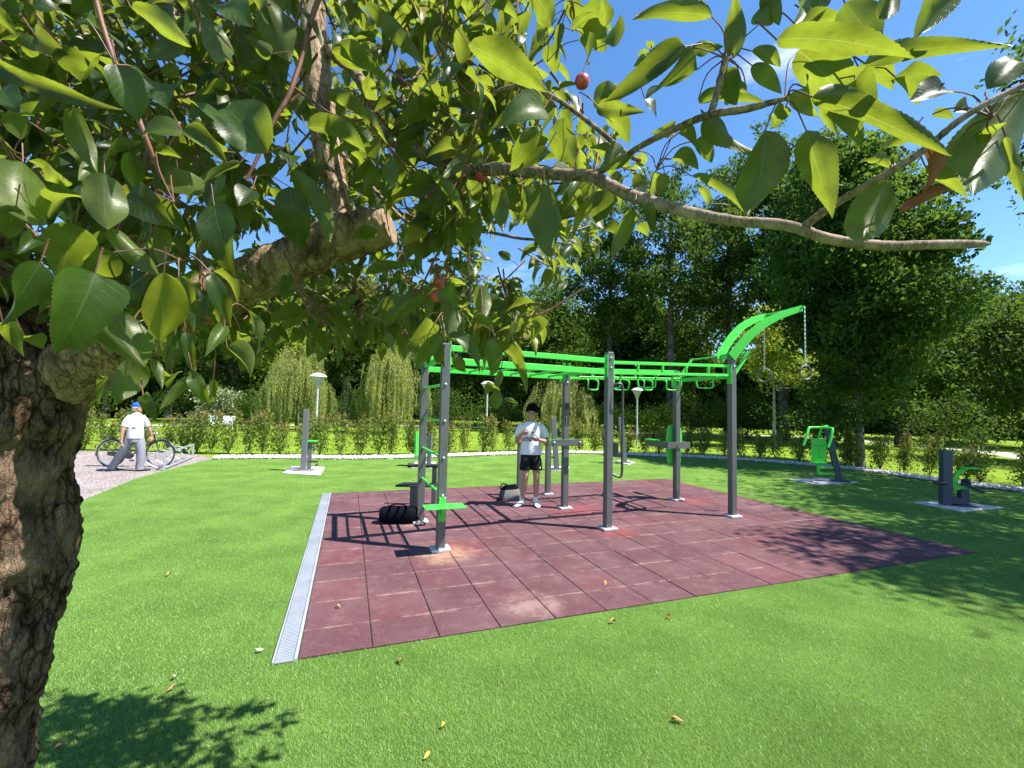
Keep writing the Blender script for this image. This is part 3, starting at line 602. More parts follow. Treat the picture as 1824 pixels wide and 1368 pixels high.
# ------------------------------------------------------------------ bicycle and rack
M_tyre = simple('bicycle_tyre', (.03, .028, .026), .8)
M_chrome = simple('chrome', (.6, .58, .56), .25, .9)
M_bframe = simple('dark_bicycle_paint', (.05, .045, .045), .35, .2)
def bike(loc, rz):
    e = thing('bicycle', 'old dark city bicycle parked in the rack behind the walking man', 'bicycle', loc, rz)
    R_ = .36; xr, xf = -.63, .63
    for x in (xr, xf):
        w = MB().tube([(x+R_*math.cos(a), 0, R_+R_*math.sin(a)) for a in np.arange(40)*2*math.pi/40], .017, 8, closed=True).build('wheel', M_tyre, e, smooth=True)
        MB().tube([(x+(R_-.025)*math.cos(a), 0, R_+(R_-.025)*math.sin(a)) for a in np.arange(40)*2*math.pi/40], .011, 6, closed=True).build('rim', M_chrome, w, smooth=True)
        mb = MB()
        for k in range(20):
            a = k*2*math.pi/20; s_ = .025*(-1)**k; mb.tube([(x+.02*math.cos(a+1.2), s_, R_+.02*math.sin(a+1.2)), (x+(R_-.03)*math.cos(a), 0, R_+(R_-.03)*math.sin(a))], .0022, 4)
        mb.tube([(x, -.05, R_), (x, .05, R_)], .022, 8); mb.build('spokes', M_chrome, w)
    bb = (-.12, 0, .3); st = (-.28, 0, .82); hd = (.44, 0, .86); hb = (.47, 0, .74)
    mb = MB(); mb.tube([bb, st], .017, 8).tube([st, (xr, 0, R_)], .011, 8).tube([bb, (xr, 0, R_)], .012, 8).tube([(-.255, 0, .74), hd], .016, 8).tube([bb, hb], .018, 8).tube([hd, hb], .02, 8)
    mb.tube(bez([hb, (.5, 0, .66), (.58, 0, .45), (xf, 0, R_)], 14), .014, 8); mb.build('frame', M_bframe, e, smooth=True)
    mb = MB(); mb.tube([hd, (.42, 0, 1.02)], .014, 8).tube(bez([(.16, -.27, .98), (.3, -.25, 1.0), (.44, -.14, 1.04), (.46, 0, 1.03), (.44, .14, 1.04), (.3, .25, 1.0), (.16, .27, .98)], 30), .011, 8); mb.build('handlebar', M_chrome, e, smooth=True)
    mb = MB(); mb.ell((.5, 0, .9), (.05, .05, .05)); mb.build('headlight', M_chrome, e, smooth=True)
    mb = MB(); mb.loft([np.array([(x, -w, .93), (x, w, .93), (x, w*.8, .98), (x, -w*.8, .98)]) for x, w in ((-.44, .06), (-.4, .1), (-.3, .08), (-.18, .03), (-.14, .02))]); mb.tube([st, (-.3, 0, .94)], .013, 8); mb.build('saddle', M_black, e, bevel=.01)
    for x, a0, a1 in ((xr, .35, 3.35), (xf, .2, 2.5)):
        A = np.linspace(a0, a1, 24); rr = [np.array([(x+q*math.cos(a), s_, R_+q*math.sin(a)) for q, s_ in ((R_+.03, -.028), (R_+.045, 0), (R_+.03, .028), (R_+.036, 0))]) for a in A]
        MB().loft(rr).build('mudguard', M_bframe if x > 0 else M_chrome, e)
    mb = MB(); mb.box((-.7, 0, .8), (.42, .14, .012)); mb.tube([(-.86, .06, .79), (xr, .05, R_)], .006, 6).tube([(-.86, -.06, .79), (xr, -.05, R_)], .006, 6); mb.build('luggage_rack', M_bframe, e)
    mb = MB(); mb.prism([(xr-.06, -.05, R_-.05), (-.1, -.05, .21), (.0, -.05, .3), (-.1, -.05, .4), (xr-.06, -.05, R_+.05)], (0, .03, 0)); mb.build('chain_guard', M_bframe, e, bevel=.008)
    mb = MB(); mb.tube([(bb[0], -.09, .3), (.0, -.09, .18)], .01, 6).tube([(bb[0], .09, .3), (-.24, .09, .42)], .01, 6).box((.0, -.13, .18), (.09, .07, .025)).box((-.24, .13, .42), (.09, .07, .025)); mb.build('pedal', M_black, e)
    MB().tube([(-.5, -.04, .3), (-.56, -.16, -.0)], .012, 6).tube([(-.5, .04, .3), (-.56, .1, -.0)], .012, 6).build('kickstand', M_bframe, e)
    mb = MB(); mb.ell((xr-.42, 0, .52), (.015, .03, .03), 8, 6); mb.build('rear_reflector', simple('red_reflector', (.5, .05, .03), .3), e, smooth=True)
bc = (gp(189, 825)+gp(291, 833))/2*.985
bike((bc[0]+.03, bc[1], -.012), .07)
p0 = gp(292, 838, -.012); p1 = gp(343, 817, -.012); dv = p1-p0; LN = float(np.linalg.norm(dv)); az = math.atan2(dv[1], dv[0])
e = thing('bicycle_rack', 'low galvanised steel bicycle rack with wheel hoops at the lawn edge', 'bicycle rack', p0, az)
for x in (0, LN): MB().box((x, 0, .23), (.09, .04, .46)).build('end_post', M_galv, e, bevel=.004)
for z in (.44, .06): MB().box((LN/2, 0, z), (LN-.09, .035, .045)).build('rail', M_galv, e, bevel=.004)
for k in range(4):
    x = .35+k*(LN-.7)/3
    for s_ in (-.04, .04): MB().tube(bez([(x+s_, 0, .08), (x+s_, .25, .05), (x+s_, .48, .2), (x+s_, .4, .42), (x+s_, .12, .36), (x+s_, 0, .2)], 26), .009, 6).build('wheel_hoop', M_galv, e, smooth=True)
# ------------------------------------------------------------------ white garden seats far back
M_white = simple('white_plastic', (.78, .78, .78), .5, var=.06)
for k, (px, txt) in enumerate(((371, 'white slatted garden seat beyond the hedge, the left of the pair'), (402, 'white slatted garden seat beyond the hedge, the right of the pair'))):
    q = rp3(px, 745, 29); e = thing('garden_seat', txt, 'seat', (q[0], q[1], -.03), -.3+.2*k, 'white garden seats'); e.scale = (.82,)*3
    MB().prism([(-.5, -.4, .45), (.5, -.4, .45), (.5, .2, .38), (-.5, .2, .38)], (0, 0, .04)).build('seat', M_white, e)
    mb = MB()
    for j in range(6): mb.box((-.44+j*.176, .32+.0, .72), (.15, .04, .75), Matrix.Rotation(-.25, 3, 'X'))
    mb.build('backrest', M_white, e)
    for a in (-.46, .46):
        for b_ in (-.36, .2): MB().beam((a, b_, 0), (a, b_, .4), .05, .05, up=(0, 1, 0)).build('leg', M_white, e)
        MB().box((a, -.08, .6), (.07, .7, .035)).build('armrest', M_white, e)
# ------------------------------------------------------------------ fallen leaves
M_fall = simple('fallen_leaf', (.36, .2, .07), .8, var=.4, scale=30)
M_fallp = simple('pale_fallen_leaf', (.55, .42, .3), .8, var=.3, scale=30)
FL = [(300, 1024, 0, 'small brown leaf lying on the lawn between the tree trunk and the drain'), (314, 1207, 1, 'pale pinkish leaf on the lawn above the tree shadow at lower left'), (305, 1229, 0, 'orange brown leaf just at the edge of the tree shadow at lower left'), (462, 1160, 1, 'pale round leaf on the grass left of the near end of the drain'), (712, 1178, 0, 'tan leaf on the grass just below the near edge of the paving'), (1091, 1109, 0, 'curled tan leaf on the grass near the middle of the front edge of the paving'), (1192, 1100, 0, 'curled tan leaf on the grass, rightmost along the front edge of the paving'), (791, 1294, 2, 'small bright yellow leaf on the near lawn below the paving'), (760, 1350, 2, 'pale yellow leaf on the lawn at the bottom middle'), (106, 1331, 0, 'dull brown leaf in the tree shadow beside the trunk foot'), (1207, 1285, 0, 'tiny tan leaf on the open near lawn at the right'), (1079, 1040, 0, 'small red brown leaf on the red paving near its front right part'), (602, 1083, 1, 'pale scrap of leaf on the left tiles of the paving')]
M_fally = simple('yellow_fallen_leaf', (.62, .5, .06), .7, var=.2, scale=30)
for k, (px, py, c_, txt) in enumerate(FL):
    q = gp(px, py, .013); L_ = (.055 if c_ != 2 else .045)*(.8+.4*rng.random()); a = rng.uniform(0, 6.28)
    V = []; F = []
    for i in range(9):
        s_ = i/8; w = .24*L_*math.sin(math.pi*s_**.8)**.8 if 0 < s_ < 1 else .002
        for tt in (-1, -.5, 0, .5, 1): V.append(((s_-.5)*L_, tt*w, .012*math.sin(s_*3)+.010*abs(tt)*(1+math.sin(k+s_*4))+.002))
        if i: b_ = 5*i; F += [(b_-5+j, b_-4+j, b_+1+j, b_+j) for j in range(4)]
    o = link('fallen_leaf', npmesh('fallen_leaf', V, F, smooth=True), (M_fall, M_fallp, M_fally)[c_]); o.location = q; o.rotation_euler = (rng.uniform(-.2, .2), rng.uniform(-.2, .2), a)
    tag(o, txt, 'fallen leaf', 'fallen leaves')
# ------------------------------------------------------------------ people
def body(parts_mb, voxel, mats, parent, eyes=(), lips=None, name='body'):
    me = parts_mb.mesh(name); o = link(name, me, mats, parent)
    r = o.modifiers.new('r', 'REMESH'); r.mode = 'VOXEL'; r.voxel_size = voxel
    s_ = o.modifiers.new('s', 'SMOOTH'); s_.iterations = 6; s_.factor = .5
    dg = bpy.context.evaluated_depsgraph_get(); me2 = bpy.data.meshes.new_from_object(o.evaluated_get(dg)); o.modifiers.clear(); o.data = me2
    if len(me2.materials) == 0:
        for m_ in mats: me2.materials.append(m_)
    me2.polygons.foreach_set('use_smooth', np.ones(len(me2.polygons), bool))
    if eyes:
        cs = np.zeros(len(me2.polygons)*3, np.float32); me2.polygons.foreach_get('center', cs); cs = cs.reshape(-1, 3); mi = np.zeros(len(cs), np.int32)
        for (c_, r_, k) in eyes: mi[((cs-np.array(c_))**2/np.array(r_)**2).sum(1) < 1] = k
        me2.polygons.foreach_set('material_index', mi)
    return o
def chain(mb, pts, n=14):                    # tapered limb with rounded ends; rows x,y,z,r
    P = bez(pts, max(10, 6*len(pts))); mb.tube(P[:, :3], P[:, 3], n)
    for q in (pts[0], pts[-1]): mb.ell(q[:3], (q[3],)*3, n, 8)
def hand(mb, w, dirv, palm, side, curl=.5, s=1.0):
    """w wrist; dirv along fingers; palm normal; side thumb side"""
    w = np.array(w, float); d = nrm(np.array(dirv, float)); p = np.array(palm, float); p = nrm(p-d*(p@d)); t_ = np.cross(d, p)*side
    mb.loft([w+d*a*s+np.stack([np.cos(q)*b_*s*t_+np.sin(q)*c_*s*p for q in np.arange(10)*2*math.pi/10]) for a, b_, c_ in ((0, .026, .02), (.03, .038, .017), (.07, .042, .015), (.092, .038, .011))])
    for k, (o_, L_) in enumerate(((.03, .075), (.011, .085), (-.009, .078), (-.028, .06))):
        b0 = w+d*.085*s+t_*o_*s; pts = [(*b0, .0095*s)]; a = 0; q = b0
        for f_ in (.42, .32, .26): a += curl; q = q+(d*math.cos(a)+p*math.sin(a))*L_*f_*s; pts.append((*q, .0088*s))
        chain(mb, pts, 8)
    b0 = w+d*.025*s+t_*.03*s; pts = [(*b0, .012*s)]; q = b0
    for f_, a in ((.035, .7), (.032, .5), (.026, .25)): q = q+(d*math.cos(a)+t_*math.sin(a)+p*.35)*f_*s; pts.append((*q, .0105*s))
    chain(mb, pts, 8)
def head(mb, c, s=1.0, R=None):
    """c chin-level neck top centre -> head centre; face looks to -Y before R"""
    Rm = np.eye(3) if R is None else np.array(R)
    def T(v): return np.array(c)+Rm@(np.array(v)*s)
    def E(v, r): mb.ell(T(v), np.array(r)*s, 16, 12, Rm)
    E((0, .01, .02), (.076, .096, .108)); E((0, -.03, -.045), (.058, .062, .075)); E((0, -.06, -.095), (.03, .03, .024))
    mb.loft([np.array([T((-w, y, z)), T((w, y, z)), T((w*.6, y-.012, z)), T((-w*.6, y-.012, z))]) for w, y, z in ((.008, -.078, .02), (.011, -.092, -.005), (.017, -.1, -.03), (.014, -.09, -.04))])
    for x in (-1, 1):
        E((.078*x, .012, -.01), (.012, .022, .032)); E((.032*x, -.075, .03), (.026, .02, .01))
    E((0, -.082, -.063), (.022, .012, .007)); E((0, -.08, -.073), (.019, .012, .006))
    return T
M_skin = simple('skin', (.42, .235, .16), .5, var=.08, scale=20, spec=.4)
M_skin2 = simple('sunned_skin', (.52, .26, .18), .5, var=.08, scale=20, spec=.4)
M_eye = simple('eye_dark', (.02, .015, .012), .3)
M_lip = simple('lips', (.3, .12, .1), .5)
def cloth(name, col, var=.08, bs=25, b_=.4): return simple(name, col, .85, var=var, scale=7, bump=b_, bscale=bs, spec=.2)
M_tee = cloth('white_jersey', (.74, .75, .82)); M_shorts = cloth('black_jersey', (.012, .012, .014)); M_sock = cloth('white_sock', (.75, .75, .75)); M_shoe = simple('white_shoe', (.78, .78, .78), .5); M_hair = simple('black_hair', (.006, .005, .005), .85, bump=1, bscale=180, spec=.08)
M_print = simple('navy_print', (.015, .02, .07), .7); M_redp = simple('dark_red_print', (.25, .03, .05), .7)
def ering(c, rx, ry, n=28, fold=0.0, ph=0.0, sq=1.0, tilt=0.0):
    a = np.arange(n)*2*math.pi/n; k = 1+fold*np.sin(a*5+ph)+fold*.6*np.sin(a*9+2*ph)
    x = rx*k*np.sign(np.cos(a))*abs(np.cos(a))**sq; y = ry*k*np.sign(np.sin(a))*abs(np.sin(a))**sq
    return np.stack([c[0]+x, c[1]+y, c[2]+tilt*x], 1)
def sleeve(pts, n=16, flare=1.1):
    mb = MB(); P = bez(pts, 12); mb.tube(P[:, :3], P[:, 3], n, caps=True); return mb
# --- the man on the paving
q = gp(944, 901, .02)
man = thing('person', 'dark haired man in a white printed t-shirt and black shorts looking down at his hands', 'person', q, .05)
mb = MB()
mb.loft([ering((0, .01, z), rx, ry) for z, rx, ry in ((.86, .15, .105), (.95, .17, .115), (1.05, .15, .1), (1.2, .155, .1), (1.38, .18, .11), (1.46, .16, .085), (1.5, .09, .06))])
chain(mb, [(0, .02, 1.46, .06), (0, -.01, 1.56, .053), (0, -.02, 1.62, .052)])
Rh = Matrix.Rotation(.42, 3, 'X') @ Matrix.Rotation(-.22, 3, 'Z'); hc = (0.0, -.045, 1.69)
T = head(mb, hc, 1.0, Rh)
# legs
chain(mb, [(-.085, .01, .9, .088), (-.1, -.03, .72, .078), (-.1, -.05, .52, .058), (-.115, -.02, .36, .058), (-.14, .03, .12, .036), (-.145, .04, .07, .036)])
chain(mb, [(.09, .01, .9, .088), (.1, -.02, .72, .078), (.105, -.03, .52, .058), (.11, .01, .36, .058), (.11, .05, .12, .036), (.11, .05, .07, .036)])
# arms
WL = np.array((-.2, -.17, 1.315)); WR = np.array((.13, -.23, 1.215))
chain(mb, [(-.175, .02, 1.395, .05), (-.245, .03, 1.3, .048), (-.26, .02, 1.16, .042)]); chain(mb, [(-.26, .02, 1.16, .042), (-.24, -.09, 1.23, .04), (*WL, .027)])
chain(mb, [(.175, .02, 1.395, .05), (.26, .03, 1.3, .048), (.285, .01, 1.17, .042)]); chain(mb, [(.285, .01, 1.17, .042), (.21, -.15, 1.19, .04), (*WR, .027)])
hand(mb, WL, (.75, -.3, .1), (.2, .6, .4), 1, .5); hand(mb, WR, (-.95, -.1, .06), (.1, .6, .4), -1, .55)
ey = [(T((.032*x, -.088, .015)), (.017, .03, .009), 1) for x in (-1, 1)]+[(T((.033*x, -.09, .037)), (.024, .03, .006), 1) for x in (-1, 1)]+[(T((0, -.095, -.068)), (.02, .02, .007), 2)]
body(mb, .006, [M_skin, M_eye, M_lip], man, ey)
# hair: lumpy cap
mb = MB(); Rn = np.array(Rh)
mb.ell(np.array(hc)+Rn@np.array((0, .03, .05)), (.09, .1, .1), 20, 14, Rn)
hr = np.random.default_rng(3)
for k in range(230):
    a = hr.uniform(0, 6.28); el_ = hr.uniform(.0, 1.5); v = np.array((math.cos(a)*math.cos(el_), math.sin(a)*math.cos(el_), math.sin(el_)))
    p = v*np.array((.085, .1, .1))+np.array((0, .03, .045))
    if p[1] < -.035 and p[2] < .095: continue
    mb.ell(np.array(hc)+Rn@(p*1.04), (.022+.014*hr.random(),)*3, 7, 5)
for x in np.linspace(-.07, .07, 12): mb.ell(np.array(hc)+Rn@np.array((x, -.07+abs(x)*.3, .1+.016*math.sin(x*130))), (.015, .026, .024), 7, 5)
for k in range(60):
    a = hr.uniform(0, 6.28); v = np.array((math.cos(a)*.06*hr.random(), math.sin(a)*.07*hr.random()+.02, .135+.03*hr.random())); mb.ell(np.array(hc)+Rn@v, (.022, .022, .03), 7, 5)
mb.build('hair', M_hair, man, smooth=True)
# t-shirt
mb = MB(); mb.loft([ering((0, .008-dy, z), rx, ry, fold=f_, ph=z*9) for z, rx, ry, f_, dy in ((.935, .198, .135, .035, 0), (.945, .2, .137, .035, 0), (1.05, .188, .13, .025, 0), (1.2, .185, .125, .02, 0), (1.34, .2, .13, .012, .005), (1.43, .205, .118, .006, .0), (1.485, .165, .092, 0, 0), (1.52, .095, .072, 0, 0), (1.53, .078, .064, 0, 0))])
mb2 = sleeve([(-.15, .015, 1.44, .075), (-.21, .022, 1.38, .068), (-.25, .03, 1.25, .068)]); mb.add(mb2.v, mb2.f)
mb2 = sleeve([(.15, .015, 1.44, .075), (.215, .022, 1.38, .068), (.27, .025, 1.25, .068)]); mb.add(mb2.v, mb2.f)
tee = mb.build('t_shirt', M_tee, man, smooth=True)
def letters(txt, size, loc, rot, mat, parent, name='print'):
    cu = bpy.data.curves.new(name, 'FONT'); cu.body = txt; cu.size = size; cu.extrude = .002; cu.offset = size*.03; cu.align_x = 'CENTER'
    tmp = bpy.data.objects.new('tmp', cu); C.objects.link(tmp); dg = bpy.context.evaluated_depsgraph_get()
    me = bpy.data.meshes.new_from_object(tmp.evaluated_get(dg)); bpy.data.objects.remove(tmp)
    o = link(name, me, mat, parent); me.materials.clear(); me.materials.append(mat); o.location = loc; o.rotation_euler = rot; return o
letters('STO', .09, (-.075, -.136, 1.185), (rad(88), 0, 0), M_print, tee)
mb = MB(); mb.prism([(.01+a, -.133, 1.335+z) for a, z in ((-.03, 0), (-.01, -.014), (.012, -.008), (.03, .006), (.018, .014), (-.012, .01))], (0, .005, 0)); mb.build('print', M_redp, tee)
mb = MB(); mb.ell((.045, -.131, 1.415), (.008, .004, .014), 8, 6); mb.ell((-.05, -.134, 1.4), (.03, .003, .004), 8, 6); mb.build('print', M_print, tee)
# shorts
mb = MB(); mb.loft([ering((0, .01, z), rx, ry, fold=.01, ph=z*7) for z, rx, ry in ((.83, .18, .13), (.9, .182, .13), (.97, .172, .118))])
for x, y in ((-.095, -.01), (.1, -.005)): mb.loft([ering((x*k, y, z), rx, ry, fold=f_, ph=x*9+z*5) for z, rx, ry, k, f_ in ((.655, .108, .115, 1.04, .03), (.66, .109, .116, 1.04, .03), (.75, .105, .118, 1.0, .02), (.86, .1, .115, .9, .0), (.9, .07, .09, .9, 0))])
sh = mb.build('shorts', M_shorts, man, smooth=True)
MB().prism([(.175, -.095, .7), (.15, -.11, .69), (.165, -.1, .725)], (.004, .006, 0)).build('print', M_white, sh)
# socks and shoes
def shoe(mb, c, a, L_=.285, w=.052, h=.075):
    R_ = Matrix.Rotation(a, 3, 'Z'); rr = []
    for s_, ww, hh in ((0, .6, .75), (.06, .85, 1.0), (.2, .9, 1.15), (.38, .85, 1.15), (.55, .95, .9), (.75, 1.0, .68), (.9, .85, .56), (1, .4, .4)):
        r = [(math.cos(q)*w*ww, -s_*L_+.07, max(0.0, .5*h*hh+.5*h*hh*math.sin(q)*(1 if math.sin(q) > 0 else 1))) for q in np.arange(14)*2*math.pi/14]
        rr.append(np.array([np.array(R_ @ Vector(p))+np.array(c) for p in r]))
    mb.loft(rr); return mb
for x, y, a, sk in ((-.145, .04, -.75, 0), (.11, .05, .12, 1)):
    MB().lathe([(.045, .04), (.046, .1), (.044, .19), (.042, .2)], (x, y, 0), 14).build('sock', M_sock, man, smooth=True)
    s_ = shoe(MB(), (x, y-.02, 0), a).build('shoe', M_shoe, man, smooth=True)
    R_ = Matrix.Rotation(a, 3, 'Z'); mb = MB(); mb.tube([np.array(R_ @ Vector((-.052, yy, z)))+np.array((x, y-.02, 0)) for yy, z in ((.0, .045), (-.06, .025), (-.13, .055))], .005, 6); mb.build('print', M_black, s_)
# --- the walking man
q = gp(236, 839, -.008)
wk = thing('person', 'walking man in a blue cap, white t-shirt and loose grey trousers seen from behind', 'person', q, 0)
M_trous = cloth('grey_trousers', (.22, .22, .265), bs=14, b_=.6); M_cap = cloth('blue_cap', (.015, .11, .62)); M_dshoe = simple('dark_shoe', (.03, .03, .035), .6); M_tee2 = cloth('plain_white_tee', (.6, .61, .62)); M_ghair = simple('grey_hair', (.45, .42, .4), .7)
mb = MB()
mb.loft([ering((0.0, 0, z), rx, ry) for z, rx, ry in ((.82, .14, .12), (.92, .17, .15), (1.05, .165, .15), (1.2, .15, .13), (1.34, .155, .11), (1.42, .13, .085), (1.46, .09, .06))])
chain(mb, [(0, 0, 1.42, .065), (.01, 0, 1.5, .056), (.02, 0, 1.56, .055)])
hc = (.03, -.01, 1.61); Rw = Matrix.Rotation(2.2, 3, 'Z'); T = head(mb, hc, .98, Rw)
chain(mb, [(-.06, -.06, .88, .1), (-.2, -.06, .5, .06), (-.47, -.05, .12, .04)]); chain(mb, [(.06, .05, .88, .1), (.14, .05, .5, .06), (.13, .05, .08, .04)])
HL = np.array((-.14, -.22, .78)); chain(mb, [(-.07, -.1, 1.32, .045), (-.1, -.19, 1.18, .048), (-.115, -.22, 1.06, .044), (-.135, -.23, .93, .036), (*HL, .028)])
hand(mb, HL, (.12, -.02, -1), (.8, .5, 0), 1, .35)
HR = np.array((.13, .36, .86)); chain(mb, [(.1, .08, 1.32, .045), (.13, .18, 1.18, .046), (.14, .25, 1.05, .043), (*HR, .028)]); hand(mb, HR, (.15, .0, -1), (-.8, .2, 0), -1, .35)
body(mb, .008, [M_skin2], wk)
mb = MB(); Rn = np.array(Rw); mb.ell(np.array(hc)+Rn@np.array((0, .035, -.005)), (.08, .085, .08), 16, 10, Rn); mb.build('hair', M_ghair, wk, smooth=True)
mb = MB(); cc = np.array(hc); mb.loft([cc+np.array([Rn@np.array(p) for p in ering((0, .01, z), rx, ry)]) for z, rx, ry in ((.03, .086, .106), (.07, .088, .108), (.1, .08, .098), (.125, .055, .07), (.135, .01, .012))]); mb.prism([cc+Rn@np.array(p) for p in ((-.07, -.08, .04), (.07, -.08, .04), (.055, -.16, .03), (0, -.18, .028), (-.055, -.16, .03))], (0, 0, .008)); mb.build('cap', M_cap, wk, smooth=True)
mb = MB(); mb.loft([ering((0, 0, z), rx, ry, fold=f_, ph=z*11) for z, rx, ry, f_ in ((.83, .178, .175, .03), (.84, .18, .177, .03), (.95, .175, .175, .03), (1.1, .165, .165, .02), (1.25, .165, .15, .015), (1.37, .165, .125, .01), (1.43, .13, .09, 0), (1.475, .075, .062, 0))])
for pts in ([(-.07, -.07, 1.375, .075), (-.1, -.15, 1.27, .074), (-.115, -.19, 1.13, .076)], [(.09, .06, 1.375, .075), (.13, .13, 1.27, .072), (.14, .19, 1.14, .072)]):
    m2 = sleeve(pts); mb.add(m2.v, m2.f)
t2 = mb.build('t_shirt', M_tee2, wk, smooth=True)
mb = MB(); mb.beam((.05, -.166, 1.1), (.14, -.13, 1.1), .004, .02); mb.build('print', M_print, t2)
mb = MB(); mb.loft([ering((0, 0, z), rx, ry, fold=.012, ph=z*9) for z, rx, ry in ((.74, .16, .15), (.8, .165, .155), (.9, .15, .14))])
def trouser(K):
    mb.loft([ering((x, y, z), rx, ry, fold=f_, ph=z*13+x*5, tilt=t_) for x, y, z, rx, ry, f_, t_ in K])
trouser([(-.5, -.05, .07, .085, .085, .05, -.35), (-.44, -.05, .16, .08, .085, .05, -.35), (-.32, -.055, .34, .09, .09, .04, -.3), (-.2, -.06, .52, .1, .1, .03, -.2), (-.1, -.06, .72, .12, .12, .015, 0), (-.06, -.05, .86, .11, .12, 0, 0)])
trouser([(.14, .05, .04, .092, .09, .05, 0), (.14, .05, .12, .085, .085, .06, 0), (.15, .05, .3, .09, .092, .04, 0), (.14, .05, .5, .1, .1, .03, 0), (.09, .05, .72, .12, .12, .015, 0), (.06, .04, .86, .11, .12, 0, 0)])
mb.build('trousers', M_trous, wk, smooth=True)
shoe(MB(), (.16, .05, 0), 2.35, .28, .05, .08).build('shoe', M_dshoe, wk, smooth=True)
mb = shoe(MB(), (0, 0, 0), 1.9, .28, .05, .08); V = np.array(mb.v) @ np.array(Matrix.Rotation(.35, 3, 'Y')).T; V[:, 2] -= V[:, 2].min(); V += np.array((-.53, -.05, 0)); mb.v = [tuple(p) for p in V]
mb.build('shoe', M_dshoe, wk, smooth=True)
# ------------------------------------------------------------------ trees, willows, hedge
def foliage(name, c1, c2, trans, tr=.4, stops=None, nscale=.45):
    m = leafmat(name, c1, c2, trans, tr=tr, gloss=.6, spec=.12, stops=stops); t = m.node_tree
    b = t.nodes['Principled BSDF']; co = nd(t, 'ShaderNodeTexCoord').outputs['Object']
    n = nd(t, 'ShaderNodeTexNoise', {'Vector': co, 'Scale': nscale, 'Detail': 3.0}).outputs[0]
    f = ramp(t, n, [(.32, (.7, .75, .7)), (.68, (1.3, 1.22, 1.1))])
    for inp in (b.inputs['Base Color'], [x for x in t.nodes if x.type == 'BSDF_TRANSLUCENT'][0].inputs[0]):
        src = inp.links[0].from_socket; t.links.new(mixc(t, 1.0, src, f, 'MULTIPLY'), inp)
    return m
F_dark = foliage('dark_foliage', (.015, .04, .009), (.05, .1, .02), (.14, .24, .028))
F_mid = foliage('mid_foliage', (.025, .06, .01), (.07, .13, .022), (.17, .28, .03))
F_light = foliage('light_foliage', (.1, .17, .02), (.22, .3, .045), (.48, .56, .07), tr=.45)
F_maple = foliage('maple_foliage', (.014, .043, .011), (.055, .115, .024), (.16, .29, .034), nscale=.8)
F_will = foliage('willow_foliage', (.2, .25, .07), (.42, .46, .17), (.56, .62, .2), tr=.42, nscale=.7)
F_conif = foliage('grey_green_foliage', (.05, .085, .035), (.1, .14, .06), (.12, .18, .06), tr=.25, nscale=1.)
F_hedge = foliage('hedge_foliage', None, None, (.46, .52, .1), tr=.42, nscale=1.2, stops=[(0, (.035, .08, .018)), (.4, (.12, .2, .04)), (.8, (.25, .35, .08)), (1, (.38, .42, .17))])
F_tip = foliage('red_shoot_foliage', (.24, .1, .06), (.36, .22, .1), (.4, .2, .08), tr=.35, nscale=1.2)
F_bush = foliage('pale_bush_foliage', (.1, .15, .05), (.4, .44, .3), (.3, .36, .15), tr=.3, nscale=1.)
B_tree = barkmat('tree_bark', (.06, .05, .042), (.15, .13, .11), 9., .6)
B_pale = barkmat('pale_bark', (.2, .19, .18), (.4, .38, .36), 10., .4)
def quads(P, size, g, up=.6, ratio=.55, down=.25, out=None):
    n = len(P); L_ = (size*g.uniform(.65, 1.35, n))[:, None]
    a = g.normal(size=(n, 3)); a[:, 2] -= down*2; a = nrm(a)
    N_ = g.normal(size=(n, 3)); N_[:, 2] += up*2; N_ = nrm(N_-a*(N_*a).sum(1, keepdims=True)); s_ = np.cross(a, N_)
    V = np.stack([P-a*L_*.5, P+s_*L_*ratio*.5+N_*L_*.08, P+a*L_*.5-N_*L_*.06, P-s_*L_*ratio*.5+N_*L_*.08], 1)
    return V.reshape(-1, 3), np.arange(4*n).reshape(-1, 4)
